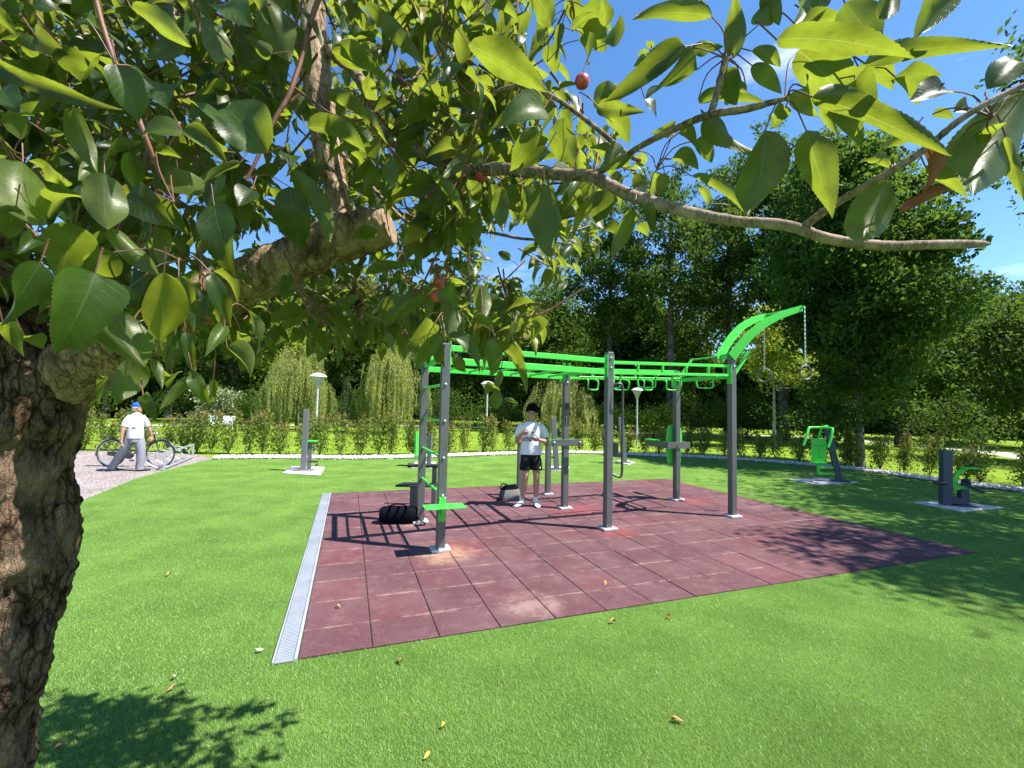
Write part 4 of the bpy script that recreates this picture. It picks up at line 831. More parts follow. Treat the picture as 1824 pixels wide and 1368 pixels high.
def tree(name, label, x, y, H, r, cb, nleaf, size, seed, fm, bm=None, tr_=.18, cat='tree', group=None, nclump=70, lean=(0, 0), squash=1.0, fill=.42, crs=.17, limbs=26, power=2.1, z0=-.03):
    g = np.random.default_rng(seed); e = thing(name, label, cat, (x, y, z0), 0, group)
    cz = (H+cb)/2; rz = (H-cb)/2; lean = np.array([lean[0], lean[1], 0.])
    dirs = nrm(g.normal(size=(nclump, 3))); rad_ = g.uniform(0, 1, nclump)**(1/power)
    nz_ = np.array([mnoise.noise((d[0]*1.7+seed, d[1]*1.7, d[2]*1.7)) for d in dirs])
    Cc = dirs*(rad_*(.86+.35*nz_))[:, None]
    tz = (Cc[:, 2]+1)/2; k = np.where(tz < .35, .75+.7*tz, 1.0)*np.where(tz > .6, 1-.55*(tz-.6)/.4*squash, 1.0)
    Cc = Cc*np.stack([r*k, r*k, np.full(nclump, rz)], 1)+np.array([0, 0, cz])+lean*Cc[:, 2:3]
    # wood
    mb = MB(); hh = np.linspace(0, 1, 9); wob = np.stack([np.array([mnoise.noise((seed, q*2, 0)), mnoise.noise((seed+9, q*2, 0)), 0]) for q in hh])*.05*H*hh[:, None]*.5
    TP = np.stack([lean[0]*hh, lean[1]*hh, hh*H*.86], 1)+wob; TR = tr_*(1-.85*hh)*(1+.35*np.exp(-hh*18))
    mb.tube(TP, TR, 9)
    for q in g.permutation(nclump)[:limbs]:
        c = Cc[q]; h0 = max(cb*.75, min(c[2]-.25*np.hypot(c[0], c[1])-.3, H*.75)); f = h0/(H*.86); i = min(int(f*8), 7); fr = f*8-i
        p0 = TP[i]*(1-fr)+TP[i+1]*fr; r0 = (TR[i]*(1-fr)+TR[i+1]*fr)*.5
        m_ = p0*.45+c*.55+np.array([0, 0, -.06*H*.3])+g.normal(size=3)*.06*r
        mb.tube(bez([p0, m_, c], 8), np.linspace(r0, .012, 8), 5)
    mb.build('trunk', bm or B_tree, e, smooth=True)
    # leaves
    w = g.uniform(.5, 1.5, nclump); w /= w.sum(); idx = g.choice(nclump, nleaf, p=w)
    cr = crs*r*g.uniform(.75, 1.35, nclump)
    sph = nrm(g.normal(size=(nleaf, 3)))*(g.uniform(0, 1, nleaf)**fill)[:, None]
    P = Cc[idx]+sph*cr[idx][:, None]*np.array([1.25, 1.25, .8])
    V, F = quads(P, size, g)
    link('crown', npmesh('crown', V, F), fm, e)
    return e
def at(px, d): q = rp3(px, 720, d); return q[0], q[1]
WOOD = 'tall trees closing the view beyond the park path'
x, y = 12.1, 15.9
tree('maple_tree', 'large dense dark green tree with a pale grey trunk behind the green chest press', x+.35, y, 13.4, 3.15, .9, 52000, .19, 5, F_maple, B_pale, .125, nclump=230, crs=.2, limbs=40, power=2.6, squash=.9)
x, y = at(1378, 23.5); tree('young_tree', 'small bright yellow green tree with a thin pale trunk behind the right gym ring', x, y, 8.3, 2.3, 2.0, 8500, .16, 11, F_light, B_pale, .09, nclump=60, crs=.22, limbs=20)
BG = [(1085, 36, 20, 5., 5, 'airy tall dark tree left of the mid rig, behind the long apple branch', F_dark, 13000, .26, 5.), (1195, 31, 19.5, 4.6, 6.5, 'tall airy tree with bare dark forking trunk behind the monkey bars', F_dark, 9500, .25, 3.2),
      (1235, 44, 15.5, 5., 2, 'lower dark tree seen through the gap above the monkey bars', F_mid, 9000, .3, 1.), (1300, 37, 24, 5., 5, 'tall tree with sky gaps above the curved green arms', F_dark, 13000, .27, 7.), (1395, 29, 20.5, 4.2, 4, 'tallest dark tree just behind and left of the large pale trunked tree', F_dark, 15000, .25, 3.), (1515, 31, 21, 4.6, 3, 'tall dark tree rising behind the crown of the pale trunked tree', F_dark, 17000, .24, 2.),
      (1605, 26, 15.0, 3.3, 2., 'dark tree whose crown slopes down to the sky at the right', F_dark, 14000, .23, 2.), (1745, 33, 12, 4.5, 1.5, 'lower dark tree at the right, below the open sky', F_dark, 13000, .25, 1.), (1850, 27, 10.2, 4.2, 1., 'dark green tree at the far right edge of the picture', F_dark, 13000, .23, 1.),
      (60, 44, 15, 5.5, 1.5, 'dark tree behind the apple trunk at the far left', F_dark, 9000, .32, 1.), (190, 42, 14, 5., 1.5, 'dark tree beyond the walking man', F_mid, 9000, .3, 1.), (300, 45, 15, 5.2, 2, 'dark tree beyond the bicycle rack', F_dark, 9000, .32, 1.), (410, 40, 12.5, 4.4, 2, 'dark tree behind the white garden seats', F_mid, 9000, .3, 1.),
      (500, 37, 12.5, 4.2, 2., 'light green feathery tree above the left weeping willow', F_light, 9000, .26, 1.), (590, 45, 16, 5.2, 2, 'dark tree between the two left willows', F_dark, 10000, .32, 1.), (700, 41, 13.5, 4.8, 2, 'dark green tree above the middle weeping willow', F_mid, 10000, .3, 1.), (800, 46, 15.5, 5.4, 2, 'dark tree behind the left posts of the rig', F_dark, 10000, .32, 1.),
      (900, 42, 13.5, 4.8, 1.5, 'dark tree straight behind the standing man', F_dark, 10000, .31, 1.), (985, 44, 16, 5.2, 2, 'dark tree behind the right weeping willow', F_mid, 10000, .31, 1.)]
for k, (px, d, H, r, cb, txt, fm, nl, sz, air) in enumerate(BG):
    x, y = at(px, d); H *= 1.06
    nl = int(nl*(1.5 if d < 34 and air < 3.1 else 1.15)); sz *= 1.1
    tree('park_tree', txt, x, y, H, r, cb, nl, sz, 40+k, fm, B_tree, .2+.006*H, group=WOOD, nclump=int(60+nl/220), crs=.21 if air < 3 else .17, limbs=34 if air > 3 else 22, squash=.8)
tree('park_tree', 'tree reaching into the top right corner from outside the picture', 16.3, 10.2, 14.5, 4.3, 5.2, 15000, .17, 71, F_dark, B_tree, .24, nclump=130, crs=.18, limbs=40)
tree('park_tree', 'tree outside the picture that shades the near right lawn', 10.9, 4.0, 11.0, 2.6, 5.6, 9000, .14, 73, F_dark, B_tree, .15, nclump=70, crs=.2)
tree('park_tree', 'tree outside the picture that shades the lawn by the rightmost machine', 13.2, 7.0, 12.0, 3.3, 4.6, 12000, .15, 75, F_dark, B_tree, .18, nclump=100, crs=.2)
tree('park_tree', 'low dark tree at the right edge just beyond the path', 22.3, 18.2, 7.9, 3.5, .7, 14000, .2, 76, F_dark, B_tree, .18, group=WOOD, nclump=110, crs=.22)
# understory bushes below the wood
def bush(label, px, d, H, r, n, size, seed, fm, name='bush', group='bushes in front of the wood'):
    x, y = at(px, d); return tree(name, label, x, y, H, r, .1, n, size, seed, fm, B_tree, .05, 'bush', group, nclump=30, crs=.3, limbs=10, power=2.4, squash=.5)
BU = [(150, 36, 3.2, 3., F_mid, 'green bush left of the walking man\'s cap'), (330, 37, 3.4, 3., F_dark, 'dark bush left of the white leaved bush'), (455, 34, 2.6, 2.4, F_mid, 'green bush below the left willow, on its left side'), (575, 35, 2.6, 2.4, F_mid, 'bright green bush between the lamp and the grey green conifer'), (650, 36, 2.8, 2.5, F_mid, 'green bush between the conifer and the middle willow'), (790, 37, 3.4, 3., F_dark, 'dark bush behind the ladder rungs'), (880, 34, 2.6, 2.3, F_mid, 'green bush behind the head of the standing man'), (1085, 32, 2.4, 2.2, F_light, 'bright bush left of the lamp under the monkey bars'), (1165, 30, 2.4, 2.1, F_light, 'bright yellow green bush right of the lamp under the monkey bars'), (1330, 31, 3.4, 2.8, F_dark, 'dark bush left of the small bright tree'), (1450, 25, 3.0, 2.6, F_dark, 'dark bush right of the small bright tree'), (1250, 36, 3., 2.6, F_dark, 'dark bush behind the back right rig post'), (1680, 24, 3.2, 2.8, F_dark, 'dark bush behind the machine at the right end')]
for k, (px, d, H, r, fm, txt) in enumerate(BU): bush(txt, px, d, H, r, 3200, .17, 100+k, fm)
bush('pale variegated bush with whitish leaves behind the white garden seats', 385, 32, 3.3, 1.9, 3000, .2, 130, F_bush, 'variegated_bush', 'bushes in front of the wood')
x, y = at(617, 29); g = np.random.default_rng(9); e = thing('conifer', 'slim grey green young conifer on stakes between the two left willows', 'conifer', (x, y, -.03))
z = g.uniform(.7, 3.5, 2600); rr = .75*(1-(z-.7)/3.0)**.8*np.sqrt(g.uniform(0, 1, 2600)); th = g.uniform(0, 6.28, 2600)
link('crown', npmesh('crown', *quads(np.stack([rr*np.cos(th), rr*np.sin(th), z], 1), .13, g, ratio=.3, down=-.4)), F_conif, e)
MB().tube([(0, 0, 0), (0, 0, 3.3)], [.05, .01], 7).build('trunk', B_pale, e)
for a in (-.2, .2): MB().tube([(a, -.3, 0), (a*.5, -.1, 1.5)], .025, 6).build('stake', B_pale, e)
# weeping willows
def willow(label, px, d, H, r, seed, ns=330):
    x, y = at(px, d); g = np.random.default_rng(seed); e = thing('weeping_willow', label, 'willow', (x, y, -.03), 0, 'weeping willows beyond the hedge')
    Q = []; mb = MB(); TP = bez([(0, 0, 0), (.08, .05, H*.35), (-.05, 0, H*.7), (.05, 0, H*.95)], 10); mb.tube(TP, np.linspace(.13, .03, 10), 8)
    nb = 26; BA = g.uniform(0, 6.28, nb); BQ = g.uniform(.08, 1.05, nb)**.6; BZ = g.uniform(.7, 1.04, nb); BB = g.uniform(.3, 2.2, nb)
    for k in range(ns):
        j = g.integers(nb); q = max(.03, BQ[j]+g.normal()*.07); a = BA[j]+g.normal()*.16/max(q, .25); rr = r*q; zt = H*(1-.4*q**2)*BZ[j]*g.uniform(.9, 1.04)
        zb = max(.25, g.normal(BB[j], .4) if g.random() < .75 else zt-g.uniform(.8, 2.2)); zb = min(zb, zt-.4); n = int((zt-zb)/.055)+3
        s_ = np.linspace(0, 1, n); dr = rr*(1+.12*np.sin(s_*2.5))+.1*s_*g.normal()
        P = np.stack([dr*np.cos(a), dr*np.sin(a), zt-(zt-zb)*s_], 1)
        arc = np.linspace(0, 1, 8)[:, None]; R0 = np.array([.1*rr*math.cos(a), .1*rr*math.sin(a), zt*.8]); up = R0*(1-arc)+P[0]*arc; up[:, 2] += .35*np.sin(arc[:, 0]*math.pi)
        if k % 8 == 0: mb.tube(up, np.linspace(.03, .008, 8), 4, caps=False)
        Q.append(np.repeat(np.concatenate([up, P]), 2, 0)+g.normal(size=(2*(n+8), 3))*.035)
    P = np.concatenate(Q); V, F = quads(P, .14, g, up=.1, ratio=.24, down=1.4)
    mb.build('trunk', B_tree, e, smooth=True); link('crown', npmesh('crown', V, F), F_will, e)
willow('weeping willow left of the rig, partly behind the park lamp', 530, 29, 5.9, 2.15, 201)
willow('tall weeping willow just left of the ladder posts', 695, 29, 6.2, 2.2, 202, 360)
willow('weeping willow between the standing man and the grab handle post', 1000, 30, 4.7, 2.4, 203)
# far wood closing the horizon
g = np.random.default_rng(31); n = 130000
th = g.uniform(-1.2, 1.2, n); R_ = g.uniform(58, 72, n); hz_ = (13+3.5*np.sin(th*9)+2.5*np.sin(th*23+1))*np.where(th > .55, .68, 1.0)
P = np.stack([R_*np.sin(th), R_*np.cos(th), hz_*g.uniform(0, 1, n)**.8], 1)
o = link('far_wood', npmesh('far_wood', *quads(P, 1.15, g)), F_dark); tag(o, 'dark mass of far woodland closing the horizon', 'woodland', kind='stuff')
# hedge shrubs along the strip
hp = [gp(*p, -.03)[:2] for p in [(100, 802), (200, 802), (300, 805), (360, 808)]]
ho = edge+np.stack([-np.gradient(edge, axis=0)[:, 1], np.gradient(edge, axis=0)[:, 0]], 1)/np.linalg.norm(np.gradient(edge, axis=0), axis=1, keepdims=True)*1.35
hl = np.array(hp+list(ho[3:])); seg = np.r_[0, np.cumsum(np.linalg.norm(np.diff(hl, axis=0), axis=1))]; tot = seg[-1]
cnt = int(tot/.64); ORD = 'first second third fourth fifth sixth seventh eighth ninth tenth eleventh twelfth thirteenth fourteenth fifteenth sixteenth seventeenth eighteenth nineteenth twentieth'.split()
def ordw(k):
    if k < 20: return ORD[k]
    T_ = ['', 'twenty', 'thirty', 'forty', 'fifty', 'sixty', 'seventy']; a, b_ = divmod(k+1, 10)
    return (T_[a-1]+'-'+ORD[b_-1]) if b_ else {2: 'twentieth', 3: 'thirtieth', 4: 'fortieth', 5: 'fiftieth', 6: 'sixtieth'}[a]
g = np.random.default_rng(77)
def proj_px(p):
    v = np.array(p)-np.array([0, 0, CAMH]); return 912+FOC*(v@cX)/(v@cF)
MARK = [(236, 'the walking man'), (317, 'the bicycle rack'), (371, 'the white garden seats'), (540, 'the lone grey post'), (562, 'the lamp'), (752, 'the ladder posts'), (868, 'the far lamp'), (946, 'the standing man'), (1005, 'the cross plate post'), (1082, 'the grab handle post'), (1135, 'the lamp under the monkey bars'), (1206, 'the back right rig post'), (1306, 'the front right rig post'), (1383, 'the small bright tree'), (1466, 'the green chest press'), (1550, 'the pale tree trunk'), (1690, 'the rightmost machine')]
vis = 0
for k in range(cnt):
    s_ = (k+.5)*tot/cnt+g.uniform(-.18, .18); i = min(np.searchsorted(seg, s_)-1, len(hl)-2); i = max(i, 0); f = (s_-seg[i])/(seg[i+1]-seg[i]); p = hl[i]*(1-f)+hl[i+1]*f+g.normal(size=2)*.08
    px = proj_px((*p, .5)); mk = min(MARK, key=lambda q: abs(q[0]-px)); side = 'left of' if px < mk[0]-9 else 'right of' if px > mk[0]+9 else 'behind'
    H = g.uniform(.95, 1.35)*(1.12 if px < 1000 else .92); shady = px > 1090
    nst = g.integers(4, 7); e = thing('hedge_shrub', f"{'dark' if shady else 'red tipped'} hedge shrub {side} {mk[1]}, {ordw(k)} from the left", 'shrub', (p[0], p[1], -.03), 0, 'hedge shrubs along the white pebble strip')
    mb = MB(); PL = []; PT = []
    for q in range(nst):
        a = g.uniform(0, 6.28); tip = np.array([math.cos(a)*g.uniform(.08, .3), math.sin(a)*g.uniform(.08, .3), H*g.uniform(.75, 1.08)])
        c = bez([(0, 0, 0), tip*.5+np.array([tip[0]*.25, tip[1]*.25, 0]), tip], 8); mb.tube(c, np.linspace(.011, .003, 8), 4)
        n = int(150*H); s2 = g.uniform(.1, 1, n)**.8; base_ = np.stack([np.interp(s2, np.linspace(0, 1, 8), c[:, j]) for j in range(3)], 1)
        P = base_+nrm(g.normal(size=(n, 3)))*(g.uniform(.03, .33, n)*(1.15-.5*s2))[:, None]
        PL.append(P[(s2 < .9) | (g.random(n) < .6)]); m_ = (s2 > .92) & (g.random(n) < .6); PT.append(P[m_]); PT.append(tip+nrm(g.normal(size=(5, 3)))*.055+np.array([0, 0, .03]))
    mb.build('stem', B_tree, e)
    V, F = quads(np.concatenate(PL), .1, g, up=.35, ratio=.42, down=-.45); V2, F2 = quads(np.concatenate(PT), .085, g, up=.2, ratio=.36, down=-.8)
    me = npmesh('foliage', np.concatenate([V, V2]), np.concatenate([F, F2+len(V)])); link('foliage', me, [F_hedge, F_tip], e)
    me.polygons.foreach_set('material_index', np.r_[np.zeros(len(F), np.int32), np.ones(len(F2), np.int32)])
# ------------------------------------------------------------------ the apple tree in front
g = np.random.default_rng(2024)
B_apple = barkmat('apple_bark', (.09, .055, .036), (.29, .195, .135), 24., 1.0, dist=.03, stretch=2.5)
B_limb = barkmat('limb_bark', (.2, .13, .08), (.46, .34, .22), 30., .7, dist=.014, stretch=3., crack=.45)
B_twig = barkmat('branch_bark', (.13, .09, .06), (.36, .27, .2), 120., .6, lichen=(.36, .3, .07), dist=.004, crack=.4)
B_smooth = barkmat('smooth_branch_bark', (.2, .145, .115), (.4, .3, .25), 120., .4, dist=.003, crack=.2)
M_twig = simple('red_brown_twig', (.16, .065, .045), .6, var=.3, scale=60)
M_cut = simple('sawn_wood', (.25, .17, .105), .9, var=.35, scale=50, bump=.4, bscale=200)
TB = rp3(60, 1860, 1.25); base = (float(TB[0]-.19), float(TB[1]), 0.0)
apple = thing('apple_tree', 'gnarled old apple tree at the left whose leafy branches hang over the whole view', 'apple tree', base)
OB = np.array(base)
def sweep(name, rows, n, m, mat, knots=(), amp=1.0, parent=None, flute=0.0, capmat=None, sc=1.0):
    """rows x,y,z,r in world; displaced knobbly tube"""
    P = bez(rows, m); T = nrm(np.gradient(P[:, :3], axis=0)); u = nrm(np.cross(T[0], (0, 1, .1))); V = []; ang = np.arange(n)*2*math.pi/n
    for i in range(m):
        u = nrm(u-T[i]*(u@T[i])); w = np.cross(T[i], u); r = P[i, 3]
        for k in range(n):
            d = u*math.cos(ang[k])+w*math.sin(ang[k]); p = P[i, :3]+d*r; q = Vector(p*sc)
            h = .030*mnoise.noise(q*5)+.018*mnoise.noise(q*13)
            wq = .02*mnoise.noise(q*16); vz = mnoise.voronoi(Vector((q.x*34+wq*30, q.y*34+wq*24, q.z*12+wq*34)))[0]; h += .016*mnoise.noise(Vector((q.x*24, q.y*24, q.z*11)))+.006*abs(mnoise.noise(Vector((q.x*50, q.y*50, q.z*22)))) if amp > .9 else 0; h += .014*min(vz[1]-vz[0], .3)*2-.005
            h += .004*mnoise.noise(q*70)+.006*abs(mnoise.noise(Vector((q.x*30, q.y*30, q.z*9))))
            h *= amp
            for (kc, kr, ka) in knots:
                dd = np.linalg.norm((p-kc)/kr); h += ka*math.exp(-dd*dd)
            V.append(p+d*h-OB)
    F = [(i*n+k, i*n+(k+1) % n, (i+1)*n+(k+1) % n, (i+1)*n+k) for i in range(m-1) for k in range(n)]
    o = link(name, npmesh(name, V, F, smooth=True), mat, parent or apple)
    return o, P, np.array(V[-n:])
def R3(px, py, d, r): return (*rp3(px, py, d), r)
TR = [(1860, 0, .19), (1600, -2, .17), (1368, 14, .158), (1163, 52, .15), (1050, 76, .15), (920, 90, .15), (796, 94, .155), (690, 104, .165), (620, 90, .17)]
rows = [R3(e_-r*632, y, 1.25, r) for y, e_, r in TR]+[R3(-55, 500, 1.27, .13), R3(-55, 380, 1.29, .115), R3(-45, 200, 1.33, .105), R3(-40, 0, 1.36, .1), R3(-60, -300, 1.4, .085)]
kn = [(rp3(142, 866, 1.22), (.045, .07, .045), .085), (rp3(118, 1012, 1.22), (.045, .06, .034), .06), (rp3(96, 938, 1.2), (.05, .07, .03), -.03), (rp3(40, 840, 1.12), (.04, .05, .035), .03), (rp3(20, 800, 1.12), (.03, .05, .02), -.03), (rp3(60, 905, 1.13), (.05, .05, .04), .025), (rp3(75, 1090, 1.15), (.03, .05, .06), .02), (rp3(110, 800, 1.2), (.03, .05, .04), -.02)]
sweep('trunk', rows, 150, 330, B_apple, kn)
rows = [R3(25, 790, 1.34, .06), R3(80, 700, 1.31, .08), R3(145, 648, 1.27, .078), R3(240, 598, 1.22, .068), R3(340, 548, 1.19, .063), R3(440, 500, 1.17, .06), R3(545, 452, 1.15, .06), R3(625, 420, 1.14, .053), R3(692, 402, 1.13, .046)]
limb, PP, lastring = sweep('sawn_limb', rows, 90, 200, B_limb, [(rp3(600, 400, 1.1), (.05, .06, .04), .012)], .5)
c = lastring.mean(0); ax = nrm(PP[-1, :3]-PP[-3, :3]); k = len(lastring)
mb = MB(); rings = [c+(lastring-c)*q+ax*hh for q, hh in ((1.0, 0), (.97, .004), (.8, .006), (.55, .003), (.3, .004), (.05, .002))]; mb.loft(rings, caps=True); mb.build('sawn_end', M_cut, limb, smooth=True)
sweep('upright_branch', [R3(612, 415, 1.15, .03), R3(603, 360, 1.165, .031), R3(588, 290, 1.18, .032), R3(570, 180, 1.2, .033), R3(560, 60, 1.22, .034), R3(556, -120, 1.25, .032), R3(560, -400, 1.3, .028)], 48, 120, B_limb, [(rp3(600, 100, 1.16), (.03, .05, .02), .01)], .3)
def branch(name, pts, mat, n=10, m=60, wob=.0025, parent=None):
    P = bez([R3(*p) for p in pts], m)
    for i in range(m): P[i, :3] += wob*np.array([mnoise.noise((P[i, 0]*14, P[i, 2]*14, 1)), mnoise.noise((P[i, 0]*14, 7, P[i, 2]*14)), mnoise.noise((3, P[i, 0]*14, P[i, 2]*14))])
    rr = P[:, 3]*(1+.16*np.array([mnoise.noise((i*.9, pts[0][0], 0)) for i in range(m)]))
    o = MB().tube(P[:, :3]-OB, rr, n).build(name, mat, parent or apple, smooth=True); return o
branch('branch', [(585, 85, 1.2, .016), (640, 138, 1.12, .015), (675, 222, 1.0, .0135), (725, 262, .95, .0132), (790, 290, .9, .0128), (830, 300, .86, .012), (960, 306, .76, .0102), (1060, 316, .7, .0092)], B_twig, 14, 90, .005)
branch('branch', [(1055, 315, .7, .0092), (1130, 350, .66, .0088), (1200, 372, .62, .008), (1300, 392, .58, .0068), (1400, 402, .55, .0064), (1480, 426, .53, .006), (1560, 437, .52, .0058), (1660, 436, .51, .0052), (1740, 434, .5, .0042), (1763, 434, .5, .0012)], B_smooth, 14, 110, .002)
branch('branch', [(1062, 312, .7, .0045), (1100, 290, .66, .0042), (1140, 262, .6, .004), (1200, 232, .54, .0038), (1263, 206, .5, .0042), (1330, 196, .47, .004), (1400, 178, .45, .0022)], B_twig, 10, 60)
branch('branch', [(1266, 206, .5, .0042), (1276, 165, .5, .0036), (1292, 104, .5, .004)], B_twig, 10, 24)
branch('branch', [(1436, 402, .54, .0048), (1495, 360, .5, .0042), (1590, 303, .45, .0036), (1647, 265, .43, .0034), (1718, 208, .41, .003), (1830, 150, .4, .0025), (1920, 110, .4, .002)], B_smooth, 10, 60, .002)
branch('branch', [(955, 152, .8, .0035), (1036, 208, .76, .0038), (1107, 265, .7, .004), (1140, 285, .67, .003)], B_twig, 10, 40)
branch('branch', [(795, 290, .88, .0055), (801, 241, .87, .005), (834, 202, .86, .005), (882, 166, .84, .0045), (935, 150, .82, .0045), (975, 160, .8, .003)], B_twig, 10, 50)
branch('branch', [(700, 200, 1.05, .005), (745, 130, 1.1, .004), (781, 92, 1.12, .004), (815, 19, 1.15, .0045), (830, -60, 1.18, .005)], M_twig, 8, 40)
branch('branch', [(832, 304, .86, .004), (836, 386, .88, .0042), (835, 460, .9, .0035), (838, 540, .9, .0025)], B_twig, 8, 40, .004)
branch('branch', [(600, 262, 1.17, .007), (622, 289, 1.15, .006), (689, 362, 1.12, .005), (733, 400, 1.1, .0035), (780, 405, 1.1, .002)], B_twig, 8, 40)
branch('branch', [(160, -60, .55, .0034), (171, 10, .55, .003), (207, 116, .55, .003), (256, 236, .56, .0034), (290, 320, .58, .003)], M_twig, 8, 40)
branch('branch', [(574, -20, .75, .0045), (545, 67, .75, .0042), (520, 159, .74, .004), (492, 212, .73, .0035), (440, 318, .72, .0025)], M_twig, 8, 40)
branch('branch', [(335, -40, 1.3, .018), (345, 60, 1.3, .017), (358, 160, 1.3, .016), (362, 300, 1.3, .012)], B_limb, 10, 40)
branch('branch', [(190, 130, 1.1, .006), (190, 300, 1.1, .006), (150, 380, 1.1, .005), (130, 430, 1.08, .003)], B_twig, 8, 40)
branch('branch', [(830, 400, 1.5, .006), (900, 420, 1.45, .005), (980, 430, 1.4, .004), (1060, 440, 1.4, .0025)], B_twig, 8, 40)
# --- leaves
def leaf_arrays(B, A, N_, L_, Wd, nl, nw, curl, fold, wave, twist, serr=False):
    """B base, A axis, N_ normal of the upper side; arrays of n leaves -> vertices, quads, uv"""
    n = len(B); A = nrm(A); N_ = nrm(N_-A*(N_*A).sum(1, keepdims=True)); Sd = np.cross(A, N_)
    s_ = np.linspace(0, 1, nl+1); t_ = np.linspace(-1, 1, 2*nw+1)
    w = s_**.55*(1-s_)**.95*(1+.15*(1-s_)); w = w/w.max(); w[0] = .03; w[-1] = .012
    if serr: w[2:-2:2] *= .965; w[3:-2:2] *= 1.01
    ph = g.uniform(0, 6.28, n)
    A, N_ = A*np.cos(curl/2)[:, None]+N_*np.sin(curl/2)[:, None], N_*np.cos(curl/2)[:, None]-A*np.sin(curl/2)[:, None]
    c_ = curl[:, None]+1e-4; al = L_[:, None]*np.sin(c_*s_)/c_; dz = -L_[:, None]*(1-np.cos(c_*s_))/c_            # n,nl
    hw = Wd[:, None]*.5*w[None]*(1+.08*np.sin(s_*7+ph[:, None]))
    X = hw[:, :, None]*t_[None, None]; f = fold[:, None, None]
    sx = X*np.cos(f*np.abs(t_)); sz = np.abs(X)*np.sin(f)*(1-.25*np.abs(t_))+wave[:, None, None]*L_[:, None, None]*np.sin(s_[None, :, None]*9+ph[:, None, None]+np.sign(t_)*1.4)*np.abs(t_)**2*w[None, :, None]
    tw = twist[:, None, None]*s_[None, :, None]; x2 = sx*np.cos(tw)-sz*np.sin(tw); z2 = sx*np.sin(tw)+sz*np.cos(tw)
    ser = al[:, :, None]+np.zeros_like(X)
    if serr: ser = ser+.012*L_[:, None, None]*np.abs(t_)**6*(np.arange(nl+1) % 2)[None, :, None]
    V = B[:, None, None]+A[:, None, None]*ser[..., None]+Sd[:, None, None]*x2[..., None]+N_[:, None, None]*(z2+dz[:, :, None])[..., None]
    nc = 2*nw+1; ii, jj = np.meshgrid(np.arange(nl), np.arange(nc-1), indexing='ij'); b_ = (ii*nc+jj).ravel()
    F = np.stack([b_, b_+1, b_+nc+1, b_+nc], 1)[None]+(np.arange(n)*(nl+1)*nc)[:, None, None]
    uv = np.stack(np.broadcast_arrays((t_[None]*.5+.5), s_[:, None]), -1).reshape(-1, 2)
    return V.reshape(-1, 3), F.reshape(-1, 4), np.tile(uv, (n, 1))
M_leaf = leafmat('apple_leaf', None, None, (.33, .42, .03), tr=.42, gloss=.4, spec=.34, veins=True, under=(.075, .1, .022),
                 stops=[(0, (.008, .025, .005)), (.45, (.016, .043, .009)), (.8, (.034, .07, .013)), (.95, (.06, .09, .016)), (.97, (.2, .19, .02)), (1, (.26, .2, .02))])
sun_v = np.array(SUN)
def z7(x, y): return 960+x*.47368, y*.47368
def z6(x, y): return 400+x*.48232, y*.48232
def z5(x, y): return x*.48263, y*.48263
def z4(x, y): return 100+x*.32895, 560+y*.32895
def z1(x, y): return 680+x*.33625, 560+y*.33625
# (frame, base x, y, tip x, y, width) kind depth : kinds g=lit from behind, d=dark shaded top, t=sunlit top, u=dim underside
K7 = """895 150 1410 222 110 g .37|1225 238 1800 172 78 g .38|1030 365 1560 600 135 g .40|975 190 1215 555 150 g .46|1005 490 1100 810 140 u .47|850 490 785 808 185 g .47|1303 680 1200 905 180 u .45|548 175 255 375 130 t .48|620 440 850 585 95 u .52|595 262 410 370 85 g .5|650 62 345 75 95 g .46|735 215 735 -30 85 u .5|700 255 745 400 78 d .5|800 192 905 250 48 g .5|800 245 912 352 60 u .5|570 185 690 175 42 d .52|1340 290 1515 288 48 g .48|1190 302 1258 435 92 d .46|1000 330 1055 440 90 d .47|1460 -40 1440 122 80 g .4|1330 -60 1312 66 70 g .4|1150 10 1282 152 120 u .46|965 -20 950 100 95 g .5|830 90 890 -40 80 g .5|250 100 235 -10 72 g .75|258 165 305 55 72 g .75|122 112 205 48 42 g .8|30 100 -5 0 60 g .75|150 150 172 245 66 g .75|1830 340 1640 715 175 u .42|1755 515 1822 750 62 u .42|1685 335 1800 250 58 t .42|1535 340 1398 380 56 t .44|1560 420 1615 418 36 t .44|1690 512 1757 462 52 d .43|1452 625 1606 742 66 g .45|1322 632 1208 614 30 g .46|575 662 785 818 58 g .56|358 790 270 978 72 g .62|20 690 45 965 118 u .7|240 715 212 842 88 t .66|195 755 128 895 76 d .68|412 758 435 880 44 d .62|440 650 408 752 52 u .62|472 650 448 742 52 u .62|500 598 602 640 58 g .6|640 768 588 690 38 g .6|362 568 198 642 62 u .62|248 430 338 548 62 g .66|588 528 652 612 46 g .56|528 498 590 556 66 g .56|220 398 398 420 64 d .62|205 380 350 335 60 g .64|398 372 440 440 52 t .6|505 478 415 500 78 d .6|372 845 412 888 42 g .7|285 880 232 878 36 g .72|975 102 1195 95 46 g .48|1060 408 1128 515 52 u .5|1392 512 1300 556 42 u .47|600 372 850 388 55 g .54|840 -20 905 100 70 u .5|1090 -60 1040 30 90 g .5|1010 60 1100 -30 70 u .52|320 560 250 640 50 g .68|160 560 110 520 50 g .7|270 575 190 555 48 g .7|60 560 110 630 46 g .74|350 700 410 690 44 d .66|1555 590 1605 660 26 t .45|760 300 700 370 50 g .54|780 340 690 350 50 g .54|930 400 870 480 60 u .5|1430 370 1330 290 50 g .46|1480 430 1560 450 40 g .45|1200 250 1330 340 70 g .47"""
